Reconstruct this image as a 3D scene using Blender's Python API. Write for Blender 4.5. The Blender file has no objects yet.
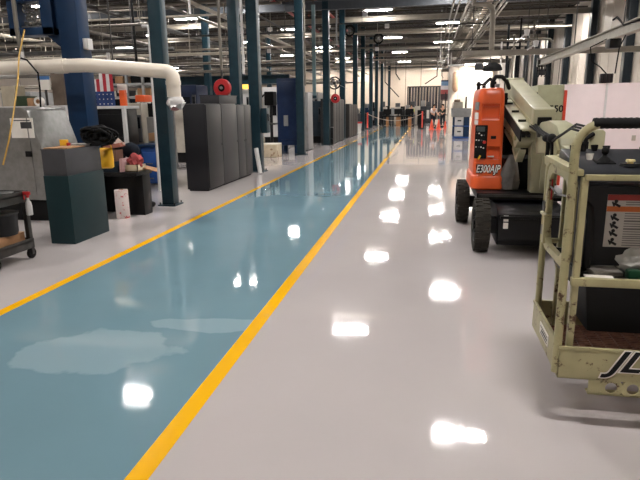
import bpy, bmesh, math, random
from mathutils import Vector, Matrix
random.seed(7)
S = bpy.context.scene
COL = S.collection
PI = math.pi
R = math.radians

# ------------------------------------------------------------------ camera
EYE = Vector((0, 0, 1.6)); FPX = 560.0
def cam_axes(yaw, pitch, roll):
    cy, sy = math.cos(yaw), math.sin(yaw)
    f0 = Vector((-sy, cy, 0)); r0 = Vector((cy, sy, 0)); u0 = Vector((0, 0, 1))
    f = f0*math.cos(pitch) - u0*math.sin(pitch)
    u = u0*math.cos(pitch) + f0*math.sin(pitch)
    r = r0*math.cos(roll) + u*math.sin(roll)
    u = u*math.cos(roll) - r0*math.sin(roll)
    return r, u, f
CR, CU, CF = cam_axes(R(10.7), R(13.3), R(-0.75))
cd = bpy.data.cameras.new('camera'); cam = bpy.data.objects.new('camera', cd); COL.objects.link(cam)
cd.sensor_width = 36; cd.lens = FPX/640*36; cd.clip_end = 300; cd.clip_start = .05
cam.matrix_world = Matrix(((CR.x, CU.x, -CF.x, 0), (CR.y, CU.y, -CF.y, 0), (CR.z, CU.z, -CF.z, 1.6), (0, 0, 0, 1)))
S.camera = cam

def W(px, py, Y):
    """point of the hall at distance Y down the aisle that the survey photo shows at px, py"""
    d = CR*(px-320) + CU*(240-py) + CF*FPX
    return EYE + d*(Y/d.y)
def G(px, py, z=0.0):
    d = CR*(px-320) + CU*(240-py) + CF*FPX
    return EYE + d*((z-1.6)/d.z)

# ------------------------------------------------------------------ materials
def lin(c):
    return tuple(((v/255)/12.92 if v/255 <= .04045 else ((v/255+.055)/1.055)**2.4) for v in c)
_M = {}
def mat(name, rgb, rough=.5, metal=0., var=.12, scale=6., bump=0., bscale=60., emit=0., spec=.5, alpha=1., trans=0., wear=None, wscale=9., wamt=.6):
    if name in _M: return _M[name]
    dark = max(rgb) < 100
    if dark: rgb = tuple(v*.8 for v in rgb); spec = min(spec, .25)
    m = bpy.data.materials.new(name); m.use_nodes = True
    nt = m.node_tree; N = nt.nodes; L = nt.links
    b = N['Principled BSDF']; c = lin(rgb)
    b.inputs['Roughness'].default_value = rough; b.inputs['Metallic'].default_value = metal
    b.inputs['Specular IOR Level'].default_value = spec
    b.inputs['Alpha'].default_value = alpha
    b.inputs['Transmission Weight'].default_value = trans
    tc = N.new('ShaderNodeTexCoord')
    nz = N.new('ShaderNodeTexNoise'); nz.inputs['Scale'].default_value = scale; nz.inputs['Detail'].default_value = 5
    L.new(tc.outputs['Object'], nz.inputs['Vector'])
    rp = N.new('ShaderNodeValToRGB')
    rp.color_ramp.elements[0].position = .3; rp.color_ramp.elements[1].position = .7
    rp.color_ramp.elements[0].color = (*[v*(1-var) for v in c], 1)
    rp.color_ramp.elements[1].color = (*[min(1, v*(1+var)) for v in c], 1)
    L.new(nz.outputs['Fac'], rp.inputs['Fac'])
    out = rp.outputs['Color']
    if wear:
        n2 = N.new('ShaderNodeTexNoise'); n2.inputs['Scale'].default_value = wscale; n2.inputs['Detail'].default_value = 8; n2.inputs['Roughness'].default_value = .7
        L.new(tc.outputs['Object'], n2.inputs['Vector'])
        r2 = N.new('ShaderNodeValToRGB'); r2.color_ramp.elements[0].position = wamt; r2.color_ramp.elements[1].position = min(1, wamt+.06)
        L.new(n2.outputs['Fac'], r2.inputs['Fac'])
        mx = N.new('ShaderNodeMix'); mx.data_type = 'RGBA'
        L.new(r2.outputs['Color'], mx.inputs['Factor']); L.new(out, mx.inputs['A'])
        mx.inputs['B'].default_value = (*lin(wear), 1); out = mx.outputs['Result']
    L.new(out, b.inputs['Base Color'])
    if emit:
        b.inputs['Emission Color'].default_value = (*c, 1); b.inputs['Emission Strength'].default_value = emit
    if bump:
        bn = N.new('ShaderNodeTexNoise'); bn.inputs['Scale'].default_value = bscale; bn.inputs['Detail'].default_value = 3
        L.new(tc.outputs['Object'], bn.inputs['Vector'])
        bp = N.new('ShaderNodeBump'); bp.inputs['Strength'].default_value = bump; bp.inputs['Distance'].default_value = .02
        L.new(bn.outputs['Fac'], bp.inputs['Height']); L.new(bp.outputs['Normal'], b.inputs['Normal'])
    _M[name] = m
    return m

teal = mat('teal_paint', (33, 60, 71), .35, var=.15)
navy = mat('navy_paint', (29, 60, 97), .35, var=.15, scale=3)
charcoal = mat('charcoal_paint', (54, 55, 59), .42, var=.08)
darkgrey = mat('dark_grey_paint', (42, 43, 46), .45, var=.1)
midgrey = mat('mid_grey_paint', (84, 85, 88), .4, var=.08)
lightgrey = mat('light_grey_paint', (132, 132, 131), .4)
steel = mat('brushed_steel', (134, 134, 132), .38, .75, var=.12, scale=14)
dullsteel = mat('dull_steel', (90, 89, 87), .45, .6, var=.25, scale=9)
black = mat('black_paint', (18, 18, 20), .4, var=.2)
blackmatte = mat('black_matte', (14, 14, 15), .75, var=.2)
rubber = mat('tyre_rubber', (64, 60, 54), .8, var=.2, scale=12, bump=.2)
cream = mat('cream_paint', (170, 167, 138), .42, var=.08, scale=5, wear=(110, 92, 60), wscale=7, wamt=.7)
creamworn = mat('cream_paint_worn', (168, 161, 122), .42, var=.12, scale=8, wear=(78, 52, 32), wscale=13, wamt=.57)
orange = mat('orange_paint', (218, 90, 42), .3, var=.06, scale=3)
orangedark = mat('orange_recess', (190, 62, 22), .4, var=.06)
white = mat('white_paint', (206, 204, 202), .45, var=.04)
pvc = mat('white_plastic_pipe', (220, 211, 197), .4, var=.07, scale=3)
beige = mat('beige_paint', (170, 163, 150), .5, var=.1)
creamwall = mat('cream_wall', (202, 192, 180), .6, var=.05, scale=1.5)
pipegrey = mat('galvanised_pipe', (112, 107, 98), .4, .3, var=.15, scale=5)
joistm = mat('joist_paint', (84, 78, 71), .6, var=.15)
red = mat('red_paint', (178, 32, 36), .4, var=.1)
redpipe = mat('red_oxide_pipe', (150, 60, 54), .5, var=.12)
yellowp = mat('yellow_plastic', (236, 178, 34), .5, var=.1)
card = mat('cardboard', (168, 128, 92), .8, var=.12, scale=10)
paper = mat('paper_white', (228, 224, 216), .7, var=.04)
wood = mat('wood', (156, 108, 66), .6, var=.25, scale=18)
greenp = mat('green_plastic', (38, 92, 62), .45)
skinm = mat('skin', (196, 146, 118), .6, var=.05)
hairm = mat('hair_dark', (48, 36, 28), .7)
denim = mat('dark_trousers', (38, 42, 54), .8)
lens_on = mat('lit_lens', (255, 250, 246), .4, emit=240., var=0)
glassd = mat('dark_glass', (26, 30, 36), .12, var=.1)
bluebright = mat('blue_plastic', (36, 84, 160), .45)
plasticbag = mat('clear_plastic_film', (226, 226, 222), .2, alpha=.8, var=.08, bump=.5, bscale=30)

# ------------------------------------------------------------------ mesh builder
class MB:
    def __init__(s): s.v = []; s.f = []
    def add(s, vs, fs):
        o = len(s.v); s.v += [Vector(v) for v in vs]; s.f += [tuple(i+o for i in f) for f in fs]; return s
    def box(s, x0, x1, y0, y1, z0, z1):
        return s.add([(x0, y0, z0), (x1, y0, z0), (x1, y1, z0), (x0, y1, z0), (x0, y0, z1), (x1, y0, z1), (x1, y1, z1), (x0, y1, z1)],
                     [(0, 3, 2, 1), (4, 5, 6, 7), (0, 1, 5, 4), (1, 2, 6, 5), (2, 3, 7, 6), (3, 0, 4, 7)])
    def obox(s, c, size, rot=(0, 0, 0)):
        M = Matrix.Rotation(rot[2], 3, 'Z') @ Matrix.Rotation(rot[1], 3, 'Y') @ Matrix.Rotation(rot[0], 3, 'X')
        a, b, d = size[0]/2, size[1]/2, size[2]/2; c = Vector(c)
        vs = [c + M @ Vector(p) for p in ((-a, -b, -d), (a, -b, -d), (a, b, -d), (-a, b, -d), (-a, -b, d), (a, -b, d), (a, b, d), (-a, b, d))]
        return s.add(vs, [(0, 3, 2, 1), (4, 5, 6, 7), (0, 1, 5, 4), (1, 2, 6, 5), (2, 3, 7, 6), (3, 0, 4, 7)])
    def bar(s, p, q, w, h, up=(0, 0, 1), w2=None, h2=None):
        p, q = Vector(p), Vector(q); d = (q-p).normalized(); up = Vector(up)
        if abs(d.dot(up)) > .98: up = Vector((0, 1, 0))
        a = d.cross(up).normalized(); u = a.cross(d).normalized()
        w2 = w2 or w; h2 = h2 or h; vs = []
        for c, ww, hh in ((p, w, h), (q, w2, h2)):
            vs += [c-a*ww/2-u*hh/2, c+a*ww/2-u*hh/2, c+a*ww/2+u*hh/2, c-a*ww/2+u*hh/2]
        return s.add(vs, [(0, 1, 2, 3), (7, 6, 5, 4), (0, 4, 5, 1), (1, 5, 6, 2), (2, 6, 7, 3), (3, 7, 4, 0)])
    def cyl(s, p, q, r, r2=None, n=16):
        return s.tube([p, q], r, n, r2=r2)
    def tube(s, pts, r, n=10, r2=None, closed=False, rad=None):
        pts = [Vector(p) for p in pts]; k = len(pts); rings = []; prev = None; o = len(s.v)
        for i, p in enumerate(pts):
            if closed: d = pts[(i+1) % k]-pts[i-1]
            elif i == 0: d = pts[1]-p
            elif i == k-1: d = p-pts[i-1]
            else: d = (pts[i+1]-p).normalized()+(p-pts[i-1]).normalized()
            d = d.normalized() if d.length > 1e-9 else Vector((0, 0, 1))
            if prev is None:
                u = Vector((0, 0, 1)) if abs(d.z) < .9 else Vector((0, 1, 0))
                a = d.cross(u).normalized()
            else:
                a = prev - d*prev.dot(d); a = a.normalized()
            prev = a; b = d.cross(a)
            rr = rad[i] if rad else (r if r2 is None else r+(r2-r)*i/(k-1))
            s.v += [p+(a*math.cos(t)+b*math.sin(t))*rr for t in [2*PI*j/n for j in range(n)]]
        m = k if closed else k-1
        for i in range(m):
            A = o+i*n; B = o+((i+1) % k)*n
            for j in range(n): s.f.append((A+j, A+(j+1) % n, B+(j+1) % n, B+j))
        if not closed:
            s.f.append(tuple(o+j for j in reversed(range(n)))); s.f.append(tuple(o+(k-1)*n+j for j in range(n)))
        return s
    def lathe(s, prof, c=(0, 0, 0), n=20, axis='Z', closed=False):
        c = Vector(c); o = len(s.v); k = len(prof)
        for r, h in prof:
            for j in range(n):
                t = 2*PI*j/n; x, y = r*math.cos(t), r*math.sin(t)
                s.v.append(c + (Vector((x, y, h)) if axis == 'Z' else Vector((h, x, y)) if axis == 'X' else Vector((x, h, y))))
        for i in range(k if closed else k-1):
            A = o+i*n; B = o+((i+1) % k)*n
            for j in range(n): s.f.append((A+j, A+(j+1) % n, B+(j+1) % n, B+j))
        if not closed:
            s.f.append(tuple(o+j for j in reversed(range(n)))); s.f.append(tuple(o+(k-1)*n+j for j in range(n)))
        return s
    def ball(s, c, r, n=14, m=9, sc=(1, 1, 1)):
        o = len(s.v); c = Vector(c)
        s.v.append(c+Vector((0, 0, -r*sc[2])))
        for i in range(1, m):
            ph = -PI/2+PI*i/m
            for j in range(n):
                t = 2*PI*j/n; s.v.append(c+Vector((r*math.cos(ph)*math.cos(t)*sc[0], r*math.cos(ph)*math.sin(t)*sc[1], r*math.sin(ph)*sc[2])))
        s.v.append(c+Vector((0, 0, r*sc[2]))); top = len(s.v)-1
        for j in range(n): s.f.append((o, o+1+(j+1) % n, o+1+j))
        for i in range(m-2):
            A = o+1+i*n; B = A+n
            for j in range(n): s.f.append((A+j, A+(j+1) % n, B+(j+1) % n, B+j))
        A = o+1+(m-2)*n
        for j in range(n): s.f.append((A+j, A+(j+1) % n, top))
        return s
    def prism(s, poly, axis, a0, a1):
        """poly: 2-d points; axis X -> (y,z), Y -> (x,z), Z -> (x,y)"""
        def P(p, a): return (a, p[0], p[1]) if axis == 'X' else (p[0], a, p[1]) if axis == 'Y' else (p[0], p[1], a)
        n = len(poly); vs = [P(p, a0) for p in poly]+[P(p, a1) for p in poly]
        return s.add(vs, [tuple(range(n)), tuple(reversed(range(n, 2*n)))]+[(i, n+i, n+(i+1) % n, (i+1) % n) for i in range(n)])
    def loft(s, rings, cap=True):
        n = len(rings[0]); o = len(s.v)
        for r in rings: s.v += [Vector(p) for p in r]
        for i in range(len(rings)-1):
            A = o+i*n; B = A+n
            for j in range(n): s.f.append((A+j, A+(j+1) % n, B+(j+1) % n, B+j))
        if cap: s.f.append(tuple(o+j for j in reversed(range(n)))); s.f.append(tuple(o+(len(rings)-1)*n+j for j in range(n)))
        return s
    def mesh(s, off=Vector((0, 0, 0)), bevel=0, seg=2, sharp=38):
        me = bpy.data.meshes.new('mesh')
        me.from_pydata([v-off for v in s.v], [], s.f)
        bm = bmesh.new(); bm.from_mesh(me); bmesh.ops.recalc_face_normals(bm, faces=bm.faces)
        if bevel:
            ed = [e for e in bm.edges if len(e.link_faces) == 2 and e.calc_face_angle(0) > R(30)]
            try: bmesh.ops.bevel(bm, geom=ed, offset=bevel, segments=seg, affect='EDGES', profile=.6, clamp_overlap=True)
            except Exception: pass
        bm.to_mesh(me); bm.free()
        me.polygons.foreach_set('use_smooth', [True]*len(me.polygons))
        try: me.set_sharp_from_angle(angle=R(sharp))
        except Exception: pass
        return me

def root_of(o):
    while o.parent: o = o.parent
    return o
def put(name, me, m, parent=None, loc=(0, 0, 0)):
    me.name = name; me.materials.clear(); me.materials.append(m)
    o = bpy.data.objects.new(name, me); COL.objects.link(o)
    if parent: o.parent = parent
    else: o.location = loc
    return o
def part(root, name, mb, m, bevel=0, seg=2, label=None, sharp=38):
    """one part, built in hall coordinates and stored relative to its thing"""
    o = put(name, mb.mesh(Vector(root_of(root).location), bevel, seg, sharp), m, root)
    if label: o['label'] = label
    return o
def thing(name, label, cat, loc=(0, 0, 0), group=None):
    o = bpy.data.objects.new(name, None); COL.objects.link(o); o.location = loc; o.empty_display_size = .1
    o['label'] = label; o['category'] = cat
    if group: o['group'] = group
    return o
def single(name, mb, m, label, cat, loc=None, group=None, bevel=0, seg=2, sharp=38):
    if loc is None:
        n = len(mb.v); xs = [v.x for v in mb.v]; ys = [v.y for v in mb.v]
        loc = ((min(xs)+max(xs))/2, (min(ys)+max(ys))/2, min(v.z for v in mb.v))
    o = put(name, mb.mesh(Vector(loc), bevel, seg, sharp), m, None, loc)
    o['label'] = label; o['category'] = cat
    if group: o['group'] = group
    return o
def struct(name, mb, m, label=None, bevel=0, loc=(0, 0, 0)):
    o = put(name, mb.mesh(Vector(loc), bevel), m, None, loc); o['kind'] = 'structure'
    if label: o['label'] = label
    return o
def dup(root, loc, label=None, group=None, rz=0):
    r = root.copy(); COL.objects.link(r); r.location = loc; r.rotation_euler = (0, 0, rz)
    if label: r['label'] = label
    if group: r['group'] = group
    for ch in list(root.children):
        c = ch.copy(); COL.objects.link(c); c.parent = r
        for g in list(ch.children):
            d = g.copy(); COL.objects.link(d); d.parent = c
    return r
def text(parent, name, body, size, m, origin, ux, uz, shear=0., offset=0., ext=.001, fit=None):
    cu = bpy.data.curves.new('lettering', 'FONT'); cu.body = body; cu.size = size; cu.shear = shear
    cu.offset = offset; cu.extrude = ext; cu.align_x = 'LEFT'; cu.align_y = 'BOTTOM_BASELINE'
    ob = bpy.data.objects.new('lettering', cu); COL.objects.link(ob)
    bpy.context.view_layer.update()
    me = bpy.data.meshes.new_from_object(ob.evaluated_get(bpy.context.evaluated_depsgraph_get()))
    bpy.data.objects.remove(ob); bpy.data.curves.remove(cu)
    ux, uz = Vector(ux).normalized(), Vector(uz).normalized(); un = ux.cross(uz)
    xs = [v.co.x for v in me.vertices]; k = fit/(max(xs)-min(xs)) if fit else 1.; x0 = min(xs)
    o = Vector(origin)-Vector(root_of(parent).location)
    for v in me.vertices: v.co = o+ux*(v.co.x-x0)*k+uz*v.co.y+un*v.co.z
    return put(name, me, m, parent)
ZT = 6.745
ORD = ['first', 'second', 'third', 'fourth', 'fifth', 'sixth', 'seventh', 'eighth', 'ninth', 'tenth', 'eleventh', 'twelfth', 'thirteenth', 'fourteenth']
def arc(c, r, a0, a1, n, plane='XZ', k=0.):
    out = []
    for i in range(n+1):
        a = a0+(a1-a0)*i/n; x, y = r*math.cos(a), r*math.sin(a)
        out.append(Vector(c)+(Vector((x, 0, y)) if plane == 'XZ' else Vector((0, x, y)) if plane == 'YZ' else Vector((x, y, 0))))
    return out
def sag(p, q, d, n=14):
    p, q = Vector(p), Vector(q)
    return [p.lerp(q, i/n)-Vector((0, 0, 4*d*(i/n)*(1-i/n))) for i in range(n+1)]
# ------------------------------------------------------------------ setting
def epoxy(name, rgb, rough=.1, var=.05, stain=None, stain_rgb=None):
    m = mat(name, rgb, rough, var=var, scale=.9, spec=.5)
    nt = m.node_tree; N = nt.nodes; L = nt.links; b = N['Principled BSDF']
    tc = N.new('ShaderNodeTexCoord')
    mp = N.new('ShaderNodeMapping'); mp.inputs['Scale'].default_value = (1, .35, 1); L.new(tc.outputs['Object'], mp.inputs['Vector'])
    n1 = N.new('ShaderNodeTexNoise'); n1.inputs['Scale'].default_value = 1.6; n1.inputs['Detail'].default_value = 6; L.new(mp.outputs['Vector'], n1.inputs['Vector'])
    mr = N.new('ShaderNodeMapRange'); mr.inputs['From Min'].default_value = .35; mr.inputs['From Max'].default_value = .7
    mr.inputs['To Min'].default_value = rough*.6; mr.inputs['To Max'].default_value = rough*1.7
    L.new(n1.outputs['Fac'], mr.inputs['Value']); L.new(mr.outputs['Result'], b.inputs['Roughness'])
    n2 = N.new('ShaderNodeTexNoise'); n2.inputs['Scale'].default_value = 2.6; n2.inputs['Detail'].default_value = 4; L.new(tc.outputs['Object'], n2.inputs['Vector'])
    bp = N.new('ShaderNodeBump'); bp.inputs['Strength'].default_value = .06; bp.inputs['Distance'].default_value = .02
    L.new(n2.outputs['Fac'], bp.inputs['Height']); L.new(bp.outputs['Normal'], b.inputs['Normal'])
    if stain:
        base = b.inputs['Base Color'].links[0].from_socket
        for (cx, cy, sx, sy, th, amt) in stain:
            m2 = N.new('ShaderNodeMapping'); m2.vector_type = 'TEXTURE'
            m2.inputs['Location'].default_value = (cx, cy, 0); m2.inputs['Scale'].default_value = (sx, sy, 1); m2.inputs['Rotation'].default_value = (0, 0, th)
            L.new(tc.outputs['Object'], m2.inputs['Vector'])
            ln = N.new('ShaderNodeVectorMath'); ln.operation = 'LENGTH'; L.new(m2.outputs['Vector'], ln.inputs[0])
            n3 = N.new('ShaderNodeTexNoise'); n3.inputs['Scale'].default_value = 3.; n3.inputs['Detail'].default_value = 5; L.new(tc.outputs['Object'], n3.inputs['Vector'])
            ad = N.new('ShaderNodeMath'); ad.operation = 'ADD'; L.new(ln.outputs['Value'], ad.inputs[0]); L.new(n3.outputs['Fac'], ad.inputs[1])
            r = N.new('ShaderNodeMapRange'); r.inputs['From Min'].default_value = 1.5; r.inputs['From Max'].default_value = 1.42
            r.inputs['To Min'].default_value = 0; r.inputs['To Max'].default_value = amt
            L.new(ad.outputs['Value'], r.inputs['Value'])
            mx = N.new('ShaderNodeMix'); mx.data_type = 'RGBA'; L.new(r.outputs['Result'], mx.inputs['Factor']); L.new(base, mx.inputs['A'])
            mx.inputs['B'].default_value = (*lin(stain_rgb), 1); base = mx.outputs['Result']
        L.new(base, b.inputs['Base Color'])
    return m
X0, X1, Y0, Y1, ZC = -36., 7.6, -3., 71., 6.75
floor_grey = epoxy('floor_epoxy_grey', (188, 181, 180), .045, .03)
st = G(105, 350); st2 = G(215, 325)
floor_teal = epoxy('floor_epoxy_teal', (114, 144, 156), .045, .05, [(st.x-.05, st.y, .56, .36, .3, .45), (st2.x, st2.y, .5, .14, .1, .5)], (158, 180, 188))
floor_yellow = epoxy('floor_line_yellow', (244, 182, 12), .12, .03)
struct('floor', MB().box(X0, X1, Y0, Y1, -.2, 0), floor_grey, 'glossy light grey epoxy factory floor')
struct('walkway_paint', MB().box(-3.33, -1.275, Y0, 46, 0, .001), floor_teal, 'glossy blue-green painted walkway between the yellow lines')
struct('walkway_line', MB().box(-3.43, -3.33, Y0, 46, 0, .0015), floor_yellow, 'yellow line along the left edge of the painted walkway')
struct('walkway_line', MB().box(-1.275, -1.17, Y0, 46, 0, .0015), floor_yellow, 'yellow line along the right edge of the painted walkway')
deck = mat('roof_deck', (62, 57, 52), .7, var=.15, scale=2)
struct('ceiling', MB().box(X0, X1, Y0, Y1, ZC, ZC+.2), deck, 'corrugated metal roof deck')
def panels(mb, y0, y1, x, step=1.0):
    k = int((y1-y0)/step)
    for i in range(k+1):
        mb.box(x-.012, x, y0+i*step, y0+i*step+.03, 0, ZC)
    return mb
struct('wall_right', panels(MB().box(X1, X1+.2, Y0, Y1, 0, ZC), 2, 70, X1, 1.25), creamwall, 'cream panelled outer wall behind the dark columns')
struct('wall_back', MB().box(X0, X1, Y1-.001, Y1+.2, 0, ZC), mat('pale_end_wall', (188, 173, 155), .6, var=.04), 'cream end wall of the hall')
struct('wall_left', MB().box(X0-.2, X0, Y0, Y1, 0, ZC), creamwall)
struct('wall_front_light_block', MB().box(X0, X1, Y0-.2, Y0, 0, ZC), creamwall)  # hall continues here; unseen wall added to keep background light out

# roof joists: two chords and a zigzag of bars, one mesh each
def joist(y, x0=X0, x1=X1, zt=6.74, zb=6.22):
    mb = MB().box(x0, x1, y-.05, y+.05, zt-.08, zt).box(x0, x1, y-.05, y+.05, zb, zb+.07)
    x = x0; i = 0
    while x < x1-.6:
        a, b = (zb+.04, zt-.05) if i % 2 == 0 else (zt-.05, zb+.04)
        mb.bar((x, y, a), (x+.55, y, b), .03, .03, (0, 1, 0)); x += .55; i += 1
    return mb
y = 5.
while y < 71:
    struct('roof_joist', joist(y), joistm); y += 1.75 if y < 40 else 3.5
girderm = mat('girder_paint', (128, 121, 109), .5, var=.12)
girder_unlit = mat('girder_paint_unlit', (84, 89, 95), .45, var=.1)  # beam paint greyed to put the shade of one unlit beam into its colour
for i, y in enumerate((8.95, 13.95, 19.2, 24.5, 29.4, 34.7, 39.2, 44.5, 49.5, 55, 60.5, 66)):
    g = girder_unlit if y == 24.5 else girderm
    z = 5.55 if y == 24.5 else 5.7
    hb = .37 if y == 24.5 else .24
    m = MB().box(X0, X1, y-.1, y+.1, z+hb-.03, z+hb).box(X0, X1, y-.1, y+.1, z, z+.03).box(X0, X1, y-.015, y+.015, z+.03, z+hb-.03)
    struct('roof_beam', m, g, 'steel roof beam greyed for shade, nearest the camera over the aisle' if y == 24.5 else None)

# ------------------------------------------------------------------ columns
def ibeam(x, y, z0, z1, w, d, t=.022):
    return MB().box(x-w/2, x+w/2, y-d/2, y-d/2+t, z0, z1).box(x-w/2, x+w/2, y+d/2-t, y+d/2, z0, z1).box(x-t/2, x+t/2, y-d/2+t, y+d/2-t, z0, z1)
def column(x, y, label, group=None, w=.27, d=.29, top=ZC, m=teal):
    t = thing('steel_column', label, 'column', (x, y, 0), group)
    part(t, 'shaft', MB().box(x-w/2, x+w/2, y-d/2, y+d/2, .02, top), m, .012)
    bp = part(t, 'base_plate', MB().box(x-w*.75, x+w*.75, y-d*.75, y+d*.75, 0, .022), m)
    if y < 25:
        for sx in (-1, 1):
            for sy in (-1, 1):
                part(bp, 'anchor_bolt', MB().cyl((x+sx*w*.62, y+sy*d*.62, .02), (x+sx*w*.62, y+sy*d*.62, .06), .012, n=6), dullsteel)
    return t
lab = ['nearest dark teal steel column, beside the black table', 'dark teal column at the end of the charcoal cabinets', 'dark teal column in front of the tall navy cabinet',
       'dark teal column just before the grey cabinet with the red reel', 'dark teal column between the two far runs of grey cabinets', 'dark teal column standing just past the far grey cabinets',
       'dark teal column at the red-orange barrier post']
for i, y in enumerate((8.93, 14.1, 19.4, 24.6, 29.4, 34.7, 38.9)):
    column(-4.28 if i else -4.3, y, lab[i], w=.27 if i else .21, d=.28 if i else .22)
for i, y in enumerate((44.6, 49.6, 55.5, 66)):
    column(-4.28, y, '%s of the four thin dark columns beyond the barrier, from the left' % ORD[i], w=.26)
column(-5.35, 15.8, 'dark teal column behind the red hose reel')
for i, y in enumerate((24.5, 29.4, 34.7, 44.5)):
    column(-9.6, y, '%s dark column of the row behind the left-hand machines, counting away from the camera' % ORD[i], w=.26)
darkteal = mat('dark_teal_wall_column', (26, 36, 43), .4)
for i, y in enumerate((19, 24, 29.1, 34.1, 38.7, 43, 47.4, 52, 58)):
    column(X1-.2, y, '%s dark column against the cream right-hand wall, counting from the camera' % ORD[i], w=.3, d=.36, m=darkteal)

# ------------------------------------------------------------------ ceiling lights
def light(x, y, label, z=6.05, group=None):
    t = thing('ceiling_light', label, 'ceiling light', (x, y, z), group)
    part(t, 'housing', MB().prism([(x-.68, z+.02), (x-.68, z+.06), (x-.3, z+.14), (x+.3, z+.14), (x+.68, z+.06), (x+.68, z+.02)], 'Y', y-.15, y+.15), white)
    part(t, 'diffuser', MB().box(x-.6, x+.6, y-.12, y+.12, z, z+.02), lens_on)
    for s in (-1, 1):
        part(t, 'hanger', MB().cyl((x+s*.5, y, z+.1), (x+s*.5, y, ZT), .006, n=5), dullsteel)
    return t
ROWS = [(1.0, 'above the right-hand grey floor', (1.5, 12.4, 23.2, 33.6, 43.2, 53, 63, 69)),  # closing fixture of rows reaching the end wall is added to brighten that wall
        (-2.4, 'above the blue-green walkway', (7.9, 18.4, 28.4, 39.6, 50, 60.5, 68.5)),
        (5.9, 'near the cream right-hand wall', (9.5, 20.3, 31.1, 42.6, 54, 65)),
        (-7.9, 'over the left-hand machines', (2.8, 12.9, 23.3, 33.8, 44.2, 54.5, 65, 69.5)),
        (-12.1, 'over the left bay behind the machines', (8, 18.6, 28.5, 39.2, 50, 62, 69)),
        (-16.5, 'in the far left bay', (13, 23.5, 34, 46, 58)),
        (-22, 'over the left-hand back area', (10, 20, 29.5, 40, 52)),
        (-27.5, 'along the farthest left side of the hall', (24, 36, 48, 60))]
for x, where, ys in ROWS:
    for i, y in enumerate(ys):
        light(x, y, 'lit white ceiling fixture %s, %s from the camera' % (where, ORD[i]))
# ------------------------------------------------------------------ left foreground
# steel cart at the left edge
cx0, cx1, cy0, cy1 = -5.35, -4.27, 4.8, 5.4
zt = .74
cart = thing('steel_cart', 'grey steel shelf cart at the left edge of the photo', 'cart', (-4.8, 5.1, 0))
part(cart, 'tray', MB().box(cx0, cx1, cy0, cy1, zt-.03, zt-.01).box(cx0, cx1, cy0, cy0+.02, zt-.1, zt+.02).box(cx0, cx1, cy1-.02, cy1, zt-.1, zt+.02).box(cx0, cx0+.02, cy0, cy1, zt-.1, zt+.02).box(cx1-.02, cx1, cy0, cy1, zt-.1, zt+.02), dullsteel, .004)
part(cart, 'shelf', MB().box(cx0, cx1, cy0, cy1, .19, .21).box(cx0, cx1, cy0, cy0+.02, .12, .23).box(cx0, cx1, cy1-.02, cy1, .12, .23).box(cx1-.02, cx1, cy0, cy1, .12, .23), dullsteel, .004)
for x in (cx0+.03, cx1-.03):
    for y in (cy0+.03, cy1-.03):
        part(cart, 'leg', MB().box(x-.025, x+.025, y-.025, y+.025, .12, zt-.02), dullsteel, .004)
        c = part(cart, 'caster', MB().lathe([(.055, -.018), (.06, -.012), (.06, .012), (.055, .018)], (x, y, .061), 18, 'X'), blackmatte)
        part(c, 'fork', MB().box(x-.03, x-.022, y-.02, y+.02, .05, .14).box(x+.022, x+.03, y-.02, y+.02, .05, .14).box(x-.03, x+.03, y-.025, y+.025, .12, .14), dullsteel)
for i, (x, y, r) in enumerate(((-4.8, 5.15, .12), (-4.43, 5.2, .11))):
    single('metal_bowl', MB().lathe([(.02, .002), (r*.6, .002), (r, .03), (r+.01, .032), (r-.01, .026), (r*.55, .012), (.02, .012)], (x, y, zt-.012), 20), steel, 'shallow metal bowl on the steel cart, ' + ('nearer the photo edge' if i == 0 else 'nearer the spray bottle'), 'bowl')
pot = thing('metal_bucket', 'dark metal bucket on the lower shelf of the cart', 'bucket', (-4.33, 5.15, .31))
part(pot, 'body', MB().lathe([(.115, .31), (.13, .315), (.15, .53), (.157, .535), (.157, .55), (.143, .545), (.14, .34), (.02, .33)], (-4.42, 5.15, 0), 28), darkgrey)
part(pot, 'rim', MB().lathe([(.155, .54), (.163, .545), (.163, .555), (.153, .558)], (-4.42, 5.15, 0), 28), dullsteel)
single('cardboard_box', MB().box(-4.85, -4.34, 4.95, 5.35, .211, .31), card, 'flat brown cardboard box under the dark bucket', 'box', bevel=.004)
sp = thing('spray_bottle', 'white spray bottle with a red trigger hanging on the cart', 'spray bottle', (-4.225, 5.33, .5))
part(sp, 'bottle', MB().lathe([(.03, .5), (.034, .505), (.034, .6), (.028, .64), (.013, .67), (.013, .7)], (-4.225, 5.33, 0), 18), white)
nz = part(sp, 'spray_head', MB().lathe([(.017, .69), (.017, .715), (.012, .72)], (-4.225, 5.33, 0), 14).obox((-4.24, 5.325, .74), (.1, .026, .036)), red, .006)
part(nz, 'trigger', MB().bar((-4.275, 5.325, .725), (-4.265, 5.325, .67), .012, .018), red)
part(sp, 'nozzle', MB().cyl((-4.29, 5.325, .742), (-4.315, 5.325, .742), .01, n=10), white)

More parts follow.
